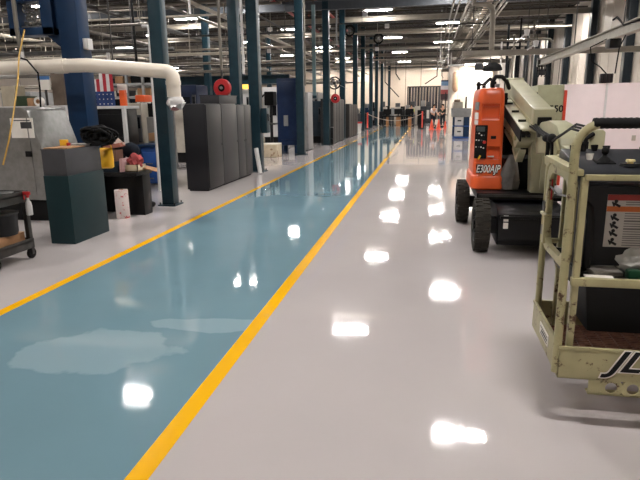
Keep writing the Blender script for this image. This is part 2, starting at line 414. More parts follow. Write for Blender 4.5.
# stainless machine
mx0, mx1, my0, my1 = -7.2, -5.44, 7.3, 8.2
sm = thing('stainless_machine', 'big stainless steel cabinet machine with a sloped corner behind the cart', 'machine', (-6.3, 7.7, 0))
part(sm, 'body', MB().prism([(mx0, .32), (mx1, .32), (mx1, 1.0), (mx1-.03, 1.15), (mx1-.18, 1.62), (mx1-.26, 1.66), (mx0, 1.66)], 'Y', my0, my1), steel, .02)
part(sm, 'base', MB().box(mx0+.05, mx1-.06, my0+.06, my1-.06, 0, .33), blackmatte)
a, b = W(12, 138, 7.29), W(32, 118, 7.29)
lb = part(sm, 'data_sheet', MB().box(a.x, b.x, 7.293, 7.3, a.z, b.z), paper)
a, b = W(21, 130, 7.29), W(31, 122, 7.29)
part(lb, 'diagram', MB().box(a.x, b.x, 7.2915, 7.2935, a.z+.02, b.z).box(a.x-.1, b.x-.02, 7.2915, 7.2935, b.z+.015, b.z+.03), midgrey)
a = W(29, 154, 7.29)
part(sm, 'latch', MB().box(a.x-.045, a.x+.045, 7.27, 7.3, a.z-.04, a.z+.04), blackmatte, .006)
part(sm, 'seam_strip', MB().box(mx1-.2, mx1-.18, 7.292, 7.3, .4, 1.55), steel)

# teal pedestal with grey box
ped = thing('teal_pedestal_bin', 'tall dark teal bin with a grey box top, beside the steel cart', 'bin', (-4.4, 6.4, 0))
part(ped, 'lower_box', MB().box(-4.53, -4.2, 6.03, 6.8, 0, .84), mat('dark_teal_paint', (28, 58, 63), .5, var=.08, scale=3), .006)
part(ped, 'upper_box', MB().box(-4.53, -4.215, 6.045, 6.79, .835, 1.15), mat('slate_grey_paint', (88, 88, 92), .55, var=.06), .006)
part(ped, 'lid', MB().box(-4.55, -4.23, 6.06, 6.78, 1.145, 1.155), darkgrey)
PT = 1.155
single('cardboard_sheet', MB().obox((-4.4, 6.32, PT+.008), (.3, .42, .012), (0, 0, .1)), card, 'tan cardboard sheet lying on the grey box top of the teal bin', 'cardboard')
single('white_dish', MB().lathe([(.02, .0), (.1, .0), (.13, .03), (.12, .03), (.09, .012), (.02, .012)], (-4.42, 6.7, PT), 20), white, 'white dish on the grey box top of the teal bin', 'dish')
pk = thing('small_packet', 'small yellow packet with a red end on the teal bin', 'packet', (-4.55, 6.5, PT))
part(pk, 'wrapper', MB().box(-4.59, -4.5, 6.5, 6.56, PT, PT+.09), yellowp, .006)
part(pk, 'end_cap', MB().box(-4.5, -4.47, 6.505, 6.555, PT, PT+.05), red, .004)
# black cable coil on the far corner
coil = MB()
random.seed(3)
for k in range(26):
    r = random.uniform(.08, .16); t = random.uniform(-.35, .35); cx, cy, cz = -4.24+random.uniform(-.08, .08), 6.83+random.uniform(-.05, .05), PT+.12+random.uniform(-.02, .03)
    pts = []
    for j in range(22):
        a = 2*PI*j/22; p = Vector((r*math.cos(a)*1.2, .07*math.sin(a*2+k), r*.62*math.sin(a)))
        p = Matrix.Rotation(t, 3, 'Y') @ p; pts.append(p+Vector((cx, cy, cz)))
    coil.tube(pts, .017, 6, closed=True)
single('cable_coil', coil, blackmatte, 'tangled coil of black cable on the corner of the teal bin', 'cable')
yb = thing('yellow_bag', 'yellow bag hanging beside the black cable coil', 'bag', (-4.34, 7.1, .72))
ring = lambda z, w, d: [(-4.34+w*math.cos(a)*(1 if abs(math.cos(a)) < .9 else .95), 7.1+d*math.sin(a), z) for a in [2*PI*i/20 for i in range(20)]]
part(yb, 'pouch', MB().loft([ring(.82, .1, .035), ring(.84, .125, .06), ring(.95, .13, .065), ring(1.07, .125, .04), ring(1.1, .12, .012)]), yellowp)
part(yb, 'strap', MB().tube([(-4.45, 7.1, 1.09), (-4.44, 7.08, 1.18), (-4.34, 7.05, 1.22), (-4.24, 7.08, 1.18), (-4.23, 7.1, 1.09)], .012, 6), yellowp)

# black table with things
tz = .69
tab = thing('black_table', 'low black side table beside the nearest teal column', 'table', (-4.65, 7.95, 0))
part(tab, 'tabletop', MB().box(-5.2, -4.24, 7.72, 8.22, tz-.06, tz), black, .006)
part(tab, 'side_panel', MB().box(-4.6, -4.27, 7.95, 8.2, 0, tz-.06), black, .004)
part(tab, 'side_panel', MB().box(-5.18, -5.1, 7.74, 8.2, 0, tz-.06), black, .004)
part(tab, 'back_panel', MB().box(-5.1, -4.3, 8.18, 8.21, 0, tz-.06), black)
rl = thing('wrapping_roll', 'white roll patterned with red dots standing under the black table', 'roll', (-4.5, 7.7, 0))
part(rl, 'paper_roll', MB().lathe([(.03, 0), (.098, 0), (.1, .004), (.1, .43), (.098, .435), (.03, .435)], (-4.5, 7.7, 0), 26),
     mat('white_paper_red_print', (216, 204, 200), .6, var=.03, wear=(190, 70, 74), wscale=16, wamt=.56))
part(rl, 'core', MB().lathe([(.03, .3), (.036, .3), (.036, .44), (.03, .44)], (-4.5, 7.7, 0), 16, closed=True), card)
a = tz
ob = thing('open_box', 'open cream box holding a red cloth on the black table', 'box', (-4.38, 7.95, tz))
part(ob, 'box_wall', MB().box(-4.49, -4.27, 7.84, 7.855, a, a+.1).box(-4.49, -4.27, 8.08, 8.095, a, a+.1).box(-4.49, -4.475, 7.84, 8.095, a, a+.1).box(-4.285, -4.27, 7.84, 8.095, a, a+.1), mat('cream_card', (206, 190, 160), .8))
part(ob, 'box_bottom', MB().box(-4.49, -4.27, 7.84, 8.095, a, a+.012), card)
_c = MB().ball((-4.37, 7.97, a+.14), .115, 18, 12, (1.05, .9, 1.05))
for v in _c.v: v += Vector((.02*math.sin(v.z*60+v.y*30), .02*math.sin(v.x*70+v.z*25), .022*math.sin(v.x*45+v.y*40)))
single('red_cloth', _c, mat('red_cloth', (150, 62, 62), .9, bump=.9, bscale=9, var=.25), 'crumpled dull red cloth heaped in the open cream box', 'cloth')
single('cardboard_flap', MB().obox((-4.24, 8.12, tz+.03), (.26, .22, .012), (.15, .3, .5)), card, 'bent brown cardboard flap on the right end of the black table', 'cardboard')
single('navy_box', MB().box(-4.84, -4.56, 7.76, 7.98, tz, tz+.16), mat('navy_card', (34, 46, 58), .7), 'dark navy box on the black table under the brown boxes', 'box', bevel=.006)
single('brown_box', MB().box(-4.76, -4.57, 7.78, 7.98, tz+.16, tz+.33), mat('brown_card', (104, 72, 58), .7), 'small brown box stacked on the navy box', 'box', bevel=.005)
single('pink_book', MB().obox((-4.5, 7.86, tz+.1), (.045, .2, .2), (0, .06, 0)), mat('pink_cover', (190, 150, 150), .6), 'pale pink book standing against the brown box', 'book', bevel=.003)
single('open_carton', MB().obox((-4.66, 7.9, tz+.38), (.26, .24, .06), (0, -.2, .2)), mat('red_brown_card', (150, 92, 76), .7), 'red-brown carton lying tilted on the brown box', 'carton', bevel=.004)
single('paper_sheet', MB().prism([(-4.76, tz+.42), (-4.5, tz+.4), (-4.66, tz+.54)], 'Y', 7.95, 7.957), paper, 'white folded paper sheet peaking above the cartons', 'paper')
single('dark_jacket', MB().ball((-4.52, 8.13, tz+.3), .15, 16, 10, (1.0, .5, .8)), mat('dark_cloth', (34, 42, 54), .9, bump=.6, bscale=10), 'dark blue cloth bundle behind the open box', 'cloth')
single('rubber_block', MB().loft([[(-4.52+.05*math.cos(t)*s, 8.62+dy, .05*s*max(-.8, math.sin(t))+.045) for t in [2*PI*i/12 for i in range(12)]] for dy, s in ((-.13, .3), (-.1, .7), (0, .85), (.08, 1.), (.13, .6))]), blackmatte, 'small black block on the floor at the foot of the nearest teal column', 'block')

# white pipe with elbow
yp = 8.25
L0 = W(-60, 64.5, yp); E1 = W(163, 70, yp); E2 = W(176, 84, yp); E3 = W(175, 105, yp)
zc = (W(0, 65, yp).z+E1.z)/2
pp = thing('white_duct_pipe', 'fat white plastic pipe with an elbow, wrapped at its end, crossing the upper left', 'pipe', (E2.x, yp, E3.z))
xe = W(173.8, 90, yp).x
pth = [Vector((-9.2, yp, zc+.03)), Vector((-7.2, yp, zc+.02)), Vector((-5.2, yp, zc+.03))] + [Vector((xe-.12+.12*math.sin(a), yp, E1.z-.12+.12*math.cos(a)-.02)) for a in [PI/2*i/8 for i in range(9)]] + [Vector((xe, yp, E3.z+.12))]
part(pp, 'pipe', MB().tube(pth, .105, 24), pvc)
part(pp, 'coupling', MB().cyl((-5.75, yp, zc+.027), (-5.55, yp, zc+.028), .114, n=24), pvc)
part(pp, 'coupling', MB().cyl((xe, yp, E1.z-.16), (xe, yp, E1.z-.22), .113, n=24), pvc)
random.seed(5)
rings = []
for z, r, j in ((E3.z+.12, .1, .0), (E3.z+.09, .115, .01), (E3.z+.06, .125, .02), (E3.z+.02, .135, .03), (E3.z-.03, .11, .05)):
    rings.append([(xe+.02+(r+random.uniform(-j, j))*math.cos(t), yp+(r+random.uniform(-j, j))*math.sin(t), z+random.uniform(-j, j)) for t in [2*PI*i/18 for i in range(18)]])
part(pp, 'plastic_wrap', MB().loft(rings), white)
part(pp, 'end_plug', MB().ball((xe+.01, yp-.02, E3.z-.02), .085, 14, 9, (1, 1, .8)), mat('mauve_plastic', (132, 92, 96), .6, var=.3))
part(pp, 'support_rod', MB().cyl((-6.9, yp, zc), (-6.9, yp, ZT), .012, n=8), dullsteel)
part(pp, 'support_rod', MB().cyl((-4.75, yp, zc), (-4.75, yp, ZT), .012, n=8), dullsteel)

# navy column with bracket
bc = thing('navy_crane_column', 'big navy blue square column with a windowed box bracket, upper left', 'column', (-5.95, 9.25, 0))
part(bc, 'shaft', MB().box(-6.16, -5.8, 9.05, 9.4, .02, ZT), navy, .02)
part(bc, 'base_plate', MB().box(-6.35, -5.55, 8.88, 9.66, 0, .025), navy)
x0b, x1b = W(12, 20, 9.2).x, W(56, 20, 9.2).x
z0b = W(35, 36, 9.2).z
fr = MB()
zz = [z0b, z0b+.13, z0b+.55, z0b+.68, z0b+1.1, z0b+1.2]
for i in range(0, 6, 2): fr.box(x0b, x1b, 9.1, 9.4, zz[i], zz[i+1])
fr.box(x0b, x0b+.17, 9.1, 9.4, z0b, z0b+1.2).box(x1b-.22, x1b, 9.1, 9.4, z0b, z0b+1.2)
part(bc, 'box_bracket', fr, navy, .01)
part(bc, 'bracket_plate', MB().prism([(x1b-.2, z0b), (-6.1, z0b+.02), (-6.1, z0b-.28), (x1b-.02, z0b-.16)], 'Y', 9.2, 9.3).box(x1b-.05, -6.1, 9.18, 9.32, z0b+.1, z0b+1.1), navy, .006)
part(bc, 'junction_box', MB().box(-5.8, -5.7, 9.15, 9.3, 2.62, 2.8), white, .01)
tr = W(28, 18, 9.25)
ch = thing('chain_hoist_bundle', 'bunch of bright metal chain and shackles inside the navy bracket window', 'chain', (tr.x, 9.25, z0b+.13))
random.seed(11)
cm = MB()
for k in range(26):
    cx = random.uniform(x0b+.24, x1b-.28); cz = random.uniform(z0b+.18, z0b+.52)
    cm.tube(arc((cx, 9.25+random.uniform(-.08, .08), cz), random.uniform(.03, .055), 0, 2*PI-.3, 9, random.choice(['XZ', 'YZ', 'XY'])), .012, 6)
part(ch, 'links', cm.box(x0b+.17, x1b-.22, 9.2, 9.3, z0b+.125, z0b+.17), steel)
# thin conduit left of the bracket, cables
a = W(18, 30, 8.9)
single('vertical_conduit', MB().tube([(W(15, 0, 8.9).x, 8.9, ZT), (W(17, 30, 8.9).x, 8.9, W(17, 30, 8.9).z), (W(23, 58, 8.9).x, 8.9, W(23, 62, 8.9).z)], .035, 10), pipegrey, 'pale vertical conduit just left of the navy bracket', 'conduit')
hs = [W(27, 60, 8.0), W(38, 73, 8.0), W(40, 90, 8.1), W(41, 118, 8.3)]
single('black_hose', MB().tube([Vector((hs[0].x-.1, 8.0, zc+.14))]+hs+[Vector((hs[3].x, 8.6, .9))], .014, 8), blackmatte, 'black hose draped over the white pipe, left of the navy column', 'hose')
hs = [W(19, 56, 7.9), W(18, 80, 7.6), W(14, 110, 7.2), W(9, 140, 7.1), W(3, 165, 7.0)]
single('yellow_air_line', MB().tube([hs[0]+Vector((0, .2, .4))]+hs, .012, 6), mat('yellow_hose', (196, 156, 70), .5), 'thin yellow air line hanging in front of the stainless machine', 'hose')
hs = [W(-20, 77, 8.4), W(0, 77, 8.4), W(16, 76, 8.4), W(23, 68, 8.4)]
single('bent_white_tube', MB().tube(hs+[hs[3]+Vector((.02, 0, .25))], .03, 10), white, 'thin bent white tube under the fat pipe at the left edge', 'pipe')
# ------------------------------------------------------------------ cabinets along the aisle
def cabinet(label, x0, x1, y0, y1, h, m, doors=2, group=None, handle=True, face='X', name='storage_cabinet'):
    """face X: doors look across the aisle (+X)"""
    t = thing(name, label, 'cabinet', ((x0+x1)/2, (y0+y1)/2, 0), group)
    part(t, 'body', MB().box(x0, x1-.022, y0, y1, .03, h), m, .008)
    part(t, 'plinth', MB().box(x0+.03, x1-.05, y0+.03, y1-.03, 0, .035), blackmatte)
    w = (y1-y0)/doors
    for k in range(doors):
        d = part(t, 'door', MB().box(x1-.022, x1, y0+k*w+.004, y0+(k+1)*w-.004, .06, h-.02), m, .005)
        if handle:
            yy = y0+(k+1)*w-.06 if k % 2 == 0 else y0+k*w+.06
            part(d, 'handle', MB().cyl((x1, yy, h*.52), (x1+.02, yy, h*.52), .012, n=8), dullsteel)
    return t
cabinet('nearest charcoal cabinet of the row of three by the walkway', -4.68, -4.2, 10.52, 11.35, 1.7, mat('cabinet_near', (36, 36, 40), .42, var=.06), 1, 'charcoal cabinets beside the walkway')
cabinet('middle charcoal cabinet of the three, under the grey box', -4.68, -4.2, 11.36, 12.35, 1.71, mat('cabinet_mid', (66, 66, 69), .42, var=.06), 1, 'charcoal cabinets beside the walkway')
cabinet('farthest charcoal cabinet of the three, against the teal column', -4.68, -4.2, 12.36, 13.4, 1.69, mat('cabinet_far', (66, 66, 68), .42, var=.06), 2, 'charcoal cabinets beside the walkway')
bx = thing('cabinet_top_box', 'long grey metal box lying on the charcoal cabinets', 'box', (-4.44, 11.9, 1.712))
part(bx, 'body', MB().box(-4.66, -4.24, 11.38, 12.5, 1.712, 1.87), mat('cabinet_mid', (66, 66, 69)), .006)
part(bx, 'lid', MB().box(-4.67, -4.23, 11.37, 12.51, 1.87, 1.885), charcoal, .003)

def reel(c, r, m, label, axis='Y', depth=.09, group=None, name='cord_reel'):
    c = Vector(c)
    t = thing(name, label, 'reel', c, group)
    A = 'Y' if axis == 'Y' else 'X'
    part(t, 'drum', MB().lathe([(r*.42, -depth), (r*.95, -depth*.8), (r, -depth*.5), (r, depth*.5), (r*.95, depth*.8), (r*.42, depth)], c, 28, A, True), m)
    part(t, 'hub', MB().lathe([(.01, -depth*.75), (r*.42, -depth*.7), (r*.42, depth*.7), (.01, depth*.75)], c, 18, A), blackmatte)
    part(t, 'axle', MB().cyl(c-Vector((0, depth*1.2, 0)) if A == 'Y' else c-Vector((depth*1.2, 0, 0)), c, r*.16, n=10), lightgrey)
    part(t, 'hanger', MB().box(c.x-.02, c.x+.02, c.y-.02, c.y+.02, c.z+r*.9, c.z+r+.25), dullsteel)
    return t
rc = W(222.5, 88, 12.9)
rl = reel(rc, .205, red, 'big red cord reel hanging above the charcoal cabinets')
single('reel_conduit', MB().tube([(rc.x-.55, 12.9, 4.72), (rc.x-.25, 12.9, 4.72), (rc.x-.08, 12.9, 4.6), (rc.x, 12.9, 4.35), (rc.x, 12.9, rc.z+.4)], .035, 10).cyl((rc.x-.5, 12.9, 4.7), (rc.x-.5, 12.9, ZT), .015), pipegrey, 'pale bent conduit coming down to the big red reel', 'conduit')
# teal disconnect box on second column, white tube leaning
db = thing('switch_box', 'teal switch box fixed to the column behind the charcoal cabinets', 'switch box', (-4.06, 14.15, .95))
a, b = W(261, 133, 14.1), W(269, 108, 14.1)
part(db, 'box', MB().box(-4.13, -3.98, 14.0, 14.3, a.z, b.z), teal, .01)
part(db, 'lever', MB().bar((-3.97, 14.1, b.z-.15), (-3.95, 14.05, b.z-.32), .03, .03), black)
single('leaning_tube', MB().cyl((-4.08, 13.62, 0.005), (-4.21, 13.75, .62), .055, n=14), white, 'white cardboard tube leaning at the end of the charcoal cabinets', 'tube')
# chain bag by column
single('link_chain', (lambda mb: [mb.tube(arc((W(260, 80, 15.5).x, 15.5, z), .035, 0, 2*PI, 8, 'XZ' if k % 2 else 'YZ'), .014, 5) for k, z in enumerate([1.9+.055*i for i in range(26)])] and mb)(MB()), mat('blue_chain', (78, 84, 130), .4, .4), 'bluish link chain hanging beside the second teal column', 'chain')
# stained white box
bb = thing('stained_carton', 'white carton with a brown stained side on the floor past the columns', 'box', (-5.1, 18.5, 0))
part(bb, 'carton', MB().box(-5.42, -4.86, 18.2, 18.9, 0, .42), mat('carton_white', (200, 186, 160), .7, wear=(120, 80, 56), wscale=3, wamt=.55), .03)
part(bb, 'flap', MB().box(-5.44, -4.84, 18.3, 18.8, .42, .45), paper, .01)
# navy cabinet on feet
nb = thing('navy_cabinet', 'tall navy blue cabinet on feet behind the third teal column', 'cabinet', (-4.8, 20.2, 0))
part(nb, 'body', MB().box(-5.22, -4.42, 19.75, 20.6, .3, 2.62), mat('deep_navy', (28, 52, 94), .4), .02)
for x in (-5.12, -4.55):
    for yy in (19.85, 20.5): part(nb, 'foot', MB().box(x-.07, x+.07, yy-.07, yy+.07, 0, .3), navy)
part(nb, 'door', MB().box(-5.1, -4.5, 19.725, 19.75, .5, 2.5), mat('deep_navy', (28, 52, 94)), .006)
part(nb, 'name_plate', MB().box(-4.98, -4.82, 19.71, 19.73, .98, 1.35), lightgrey, .02)
gp = thing('grey_panel_cabinet', 'narrow pale grey panel cabinet beside the third teal column', 'cabinet', (-4.57, 21.6, 0))
part(gp, 'body', MB().box(-4.74, -4.4, 21.2, 22.1, .03, 2.16), lightgrey, .01)
part(gp, 'plinth', MB().box(-4.71, -4.43, 21.25, 22.05, 0, .04), black)
part(gp, 'door', MB().box(-4.72, -4.42, 21.18, 21.2, .1, 2.1), lightgrey, .006)
# machines beyond
def machine(label, px0, px1, py0, Y, depth, body, door=glassd, panel=True, z0=0., base=black, name='machine_tool', cat='machine', group=None):
    a, b = W(px0, py0, Y), W(px1, py0, Y); x0, x1, h = a.x, b.x, (a.z+b.z)/2
    t = thing(name, label, cat, ((x0+x1)/2, Y+depth/2, 0), group)
    w = x1-x0
    part(t, 'body', MB().box(x0, x1, Y, Y+depth, .3*min(1, h/1.5), h), body, .03)
    part(t, 'base', MB().box(x0+.04, x1-.04, Y+.05, Y+depth-.05, 0, .3*min(1, h/1.5)), base)
    if door:
        d = part(t, 'door', MB().box(x0+w*.15, x1-w*.3, Y-.02, Y, h*.35, h*.88), body, .008)
        part(d, 'window', MB().box(x0+w*.22, x1-w*.37, Y-.026, Y-.02, h*.5, h*.82), door)
    if panel:
        p = part(t, 'control_panel', MB().box(x1-w*.25, x1-w*.05, Y-.06, Y, h*.5, h*.85), midgrey, .01)
        part(p, 'screen', MB().box(x1-w*.22, x1-w*.08, Y-.066, Y-.06, h*.68, h*.82), glassd)
    return t
machine('cream machine tool seen between the nearest teal column and the charcoal cabinets', 171, 198, 104, 16.4, 1.6, beige, None, False)
machine('blue machine between the white pipe end and the cabinets', 178, 196, 85, 21.5, 1.2, mat('machine_blue', (26, 40, 72), .4), glassd)
machine('cream machine tool behind the left of the red reel', 196, 215, 87, 26, 2, creamwall, None, True)
machine('white machine tool behind the second teal column', 262, 284, 87, 25.6, 2.2, white, glassd)
machine('cream machine with a yellow top light left of the second teal column', 238, 249, 89, 27, 2, white, None)
a = W(243, 83, 27.1)
lt = thing('signal_light_box', 'glowing yellow light box on the cream machine left of the second teal column', 'lamp', (a.x, 27.3, W(243, 89, 27).z))
part(lt, 'lens', MB().box(a.x-.25, a.x+.18, 27.1, 27.4, W(243, 89, 27).z, a.z+.1), mat('yellow_lamp', (255, 206, 90), .5, emit=1.2), .02)
part(lt, 'cap', MB().box(a.x-.26, a.x+.19, 27.09, 27.41, a.z+.1, a.z+.14), darkgrey)
# robot-like black arm machine in front of white machine
a = W(270, 100, 20.8); 
ra = thing('drill_press', 'black and white drill press in front of the white machine', 'drill press', (a.x, 20.9, 0))
part(ra, 'stand', MB().cyl((a.x, 20.9, .05), (a.x, 20.9, 2.0), .06, n=12), darkgrey)
part(ra, 'base', MB().box(a.x-.3, a.x+.3, 20.6, 21.2, 0, .06), black, .01)
part(ra, 'head', MB().box(a.x-.16, a.x+.2, 20.55, 21.05, 1.7, 2.2), blackmatte, .04)
part(ra, 'spindle', MB().cyl((a.x, 20.6, 1.7), (a.x, 20.6, 1.35), .05, .03, n=12), steel)
part(ra, 'work_table', MB().box(a.x-.25, a.x+.25, 20.5, 21.0, 1.0, 1.06), dullsteel, .01)
hg = MB(); hg.tube([(a.x-.12, 20.5, 2.1), (a.x-.3, 20.4, 1.9), (a.x-.28, 20.4, 1.5), (a.x+.1, 20.45, 1.3)], .03, 8)
part(ra, 'hose', hg, blackmatte)
# teal runway beam across
a, b = W(168, 82, 24.9), W(288, 82, 24.9)
rb = thing('teal_runway_beam', 'long teal crane beam crossing behind the red reel', 'beam', ((a.x+b.x)/2, 25, a.z))
part(rb, 'web', MB().box(a.x-3.5, b.x+.05, 24.98, 25.02, a.z-.15, a.z+.2), teal)
part(rb, 'flange', MB().box(a.x-3.5, b.x+.05, 24.88, 25.12, a.z-.17, a.z-.15), teal)
part(rb, 'flange', MB().box(a.x-3.5, b.x+.05, 24.88, 25.12, a.z+.2, a.z+.22), teal)
for x in (a.x-3, a.x+2.2, b.x-.2): part(rb, 'post', MB().box(x-.1, x+.1, 24.9, 25.1, 0, a.z-.17), teal)
# hanging thin teal strut near x=314
a = W(314.5, 96, 23.5)
hs = thing('hanging_strut', 'thin teal strut hanging from the roof right of the third column', 'strut', (a.x, 23.5, a.z))
part(hs, 'rod', MB().box(a.x-.07, a.x+.07, 23.45, 23.55, a.z, 5.6), mat('pale_teal', (96, 120, 124), .4))
part(hs, 'end_block', MB().box(a.x-.09, a.x+.09, 23.43, 23.57, a.z-.1, a.z+.02), teal)
part(hs, 'hanger', MB().box(a.x-.02, a.x+.02, 23.49, 23.51, 5.6, ZT), dullsteel)
machine('dark teal machine with white panels right of the grey panel cabinet', 311, 321, 101, 26.2, 1.2, mat('machine_teal', (44, 62, 74), .4), None, True)
machine('grey machine behind the hanging strut', 305, 318, 92, 30, 1.5, lightgrey, glassd)

# second run of cabinets
cabinet('nearest tall grey cabinet of the far run, under the small red reel', -4.62, -4.05, 25.0, 26.6, 1.98, mat('cabinet_far_grey', (62, 62, 62), .42), 2, 'grey cabinets farther along the walkway')
cabinet('second tall grey cabinet of the far run', -4.62, -4.05, 26.65, 28.3, 1.98, mat('cabinet_far_grey', (62, 62, 62)), 2, 'grey cabinets farther along the walkway')
cabinet('lower grey cabinet past the fifth teal column', -4.62, -4.0, 29.9, 31.6, 1.75, mat('cabinet_far_dark', (56, 54, 52), .42), 2, 'grey cabinets farther along the walkway')
cabinet('last grey cabinet of the far run', -4.62, -4.0, 31.65, 33.4, 1.75, mat('cabinet_far_dark', (56, 54, 52)), 2, 'grey cabinets farther along the walkway')
st_ = thing('step_stool', 'black step stool with a pale top in front of the far grey cabinets', 'stool', (-4.35, 24.95, 0))
a = W(330.5, 127, 24.9)
part(st_, 'top_step', MB().box(a.x-.13, a.x+.13, 24.78, 24.98, a.z-.03, a.z), lightgrey)
for s in (-1, 1): part(st_, 'side_frame', MB().box(a.x+s*.12-.015, a.x+s*.12+.015, 24.78, 24.98, 0, a.z-.03), black)
part(st_, 'lower_step', MB().box(a.x-.12, a.x+.12, 24.7, 24.98, .22, .25), black)
rc = W(335.5, 98.5, 24.7)
reel(rc, .2, red, 'small red cord reel on top of the far grey cabinets')
fc = W(334.5, 83, 24.9)
fan = thing('wall_fan', 'round caged fan above the small red reel', 'fan', fc)
part(fan, 'cage', MB().tube(arc(fc, .25, 0, 2*PI*19/20, 19), .028, 8, closed=True).tube(arc(fc+Vector((0, -.08, 0)), .15, 0, 2*PI*19/20, 19), .01, 5, closed=True), blackmatte)
fb = MB()
for k in range(4):
    t0 = k*PI/2+.4; fb.obox(fc+Vector((math.cos(t0)*.12, 0, math.sin(t0)*.12)), (.2, .02, .1), (.3, -t0, 0))
part(fan, 'blade_rotor', fb, lightgrey)
part(fan, 'motor', MB().cyl(fc+Vector((0, -.05, 0)), fc+Vector((0, .12, 0)), .06, n=12), dullsteel)
part(fan, 'arm', MB().bar(fc+Vector((0, .12, 0)), (-4.3, 24.6, fc.z), .04, .04).bar(fc+Vector((.2, 0, -.08)), fc+Vector((.55, 0, -.24)), .02, .02), lightgrey)
# bin with red & white between columns at 355
a = W(358, 126, 35.5)
tb = thing('waste_bin', 'white bin with a red rim between the two far columns', 'bin', (a.x, 35.6, 0))
part(tb, 'body', MB().lathe([(.12, 0), (.18, .01), (.23, .62), (.02, .62)], (a.x, 35.6, 0), 16), white)
part(tb, 'rim', MB().lathe([(.22, .6), (.25, .61), (.25, .7), (.22, .71)], (a.x, 35.6, 0), 16), red)

# ------------------------------------------------------------------ left background
def bench(label, px0, px1, py, Y, depth, top_m, body_m, name='work_bench', drawers=0):
    a, b = W(px0, py, Y), W(px1, py, Y); h = (a.z+b.z)/2
    t = thing(name, label, 'bench', ((a.x+b.x)/2, Y+depth/2, 0))
    part(t, 'top', MB().box(a.x, b.x, Y-.03, Y+depth, h-.06, h), top_m, .006)
    for x in (a.x+.04, b.x-.04): part(t, 'end_post', MB().box(x-.035, x+.035, Y-.02, Y+.05, 0, h-.06), top_m)
    part(t, 'body', MB().box(a.x+.06, b.x-.06, Y+.02, Y+depth-.02, .05, h-.06), body_m, .004)
    for k in range(drawers):
        z = .1+(h-.25)*k/drawers
        d = part(t, 'drawer', MB().box(a.x+.1, b.x-.1, Y, Y+.02, z, z+(h-.25)/drawers-.02), body_m, .004)
        part(d, 'handle', MB().box(a.x+.2, b.x-.2, Y-.02, Y, z+.05, z+.07), steel)
    return t, h
t, h1 = bench('white-topped dark cabinet bench behind the stainless machine', -30, 40, 106.5, 9.9, .6, white, black, 'counter_unit')
t, h2 = bench('white-framed dark cabinet between the black hose and the navy column', 44, 66, 105.5, 9.9, .6, white, black, 'counter_unit')
t, h3 = bench('white-topped black cabinet right of the navy column', 90, 125, 106, 11, .6, white, black, 'counter_unit', 3)
bench('blue drawer bench behind the black table', 137, 160, 144.5, 11.2, .6, navy, bluebright, 'work_bench', 2)
bench('grey counter behind the brown boxes', 104, 136, 138, 12.6, .5, lightgrey, midgrey, 'work_bench')
def onbench(name, px0, px1, py0, py1, Y, d, m, label, cat, bevel=.008, z=None):
    a, b = W(px0, py1, Y), W(px1, py0, Y)
    return single(name, MB().box(a.x, b.x, Y, Y+d, a.z if z is None else z, b.z), m, label, cat, bevel=bevel)
onbench('green_crate', 15, 27, 96, 105, 10., .3, mat('olive_green', (64, 82, 58), .6), 'olive green crate on the bench behind the stainless machine', 'crate', z=h1)
onbench('brown_carton', 27, 33, 98, 105, 10., .3, card, 'small brown carton beside the green crate', 'carton', z=h1)
onbench('pale_rack_block', 3, 14, 86, 105, 10., .3, mat('pale_block', (170, 160, 140), .6), 'pale grey block with brown streaks at the left of the bench', 'block', z=h1)
a = W(36, 101, 9.95)
rr = thing('tape_roll', 'white tape roll standing on the bench left of the black hose', 'roll', (a.x, 10.05, h1))
part(rr, 'tape', MB().lathe([(.045, -.05), (.085, -.05), (.085, .05), (.045, .05)], (a.x, 10.05, h1+.086), 22, 'Y', True), paper)
part(rr, 'core', MB().lathe([(.035, -.045), (.045, -.045), (.045, .045), (.035, .045)], (a.x, 10.05, h1+.086), 18, 'Y', True), card)
def sign(name, label, px0, px1, py0, py1, Y, m, bands=(), cat='sign', post=None):
    a, b = W(px0, py1, Y), W(px1, py0, Y)
    t = thing(name, label, cat, ((a.x+b.x)/2, Y, a.z))
    part(t, 'board', MB().box(a.x, b.x, Y, Y+.02, a.z, b.z), m)
    for f0, f1, mm in bands: part(t, 'band', MB().box(a.x, b.x, Y-.004, Y, a.z+(b.z-a.z)*f0, a.z+(b.z-a.z)*f1), mm)
    if post: part(t, 'post', MB().box((a.x+b.x)/2-.02, (a.x+b.x)/2+.02, Y+.02, Y+.05, 0 if post == 'floor' else post, b.z), dullsteel)
    return t
sign('bench_poster', 'white poster with a blue head band over the left bench', 39, 49, 76, 90, 10.6, paper, [(.74, 1, mat('poster_blue', (60, 110, 170), .6))], 'poster', 'floor')
single('partition_strip', MB().box(W(51, 80, 10.7).x, W(63, 80, 10.7).x, 10.7, 10.76, 0, W(51, 72, 10.7).z), mat('brown_grey_panel', (106, 92, 80), .6, var=.2), 'brown-grey upright panel just left of the navy column', 'panel')
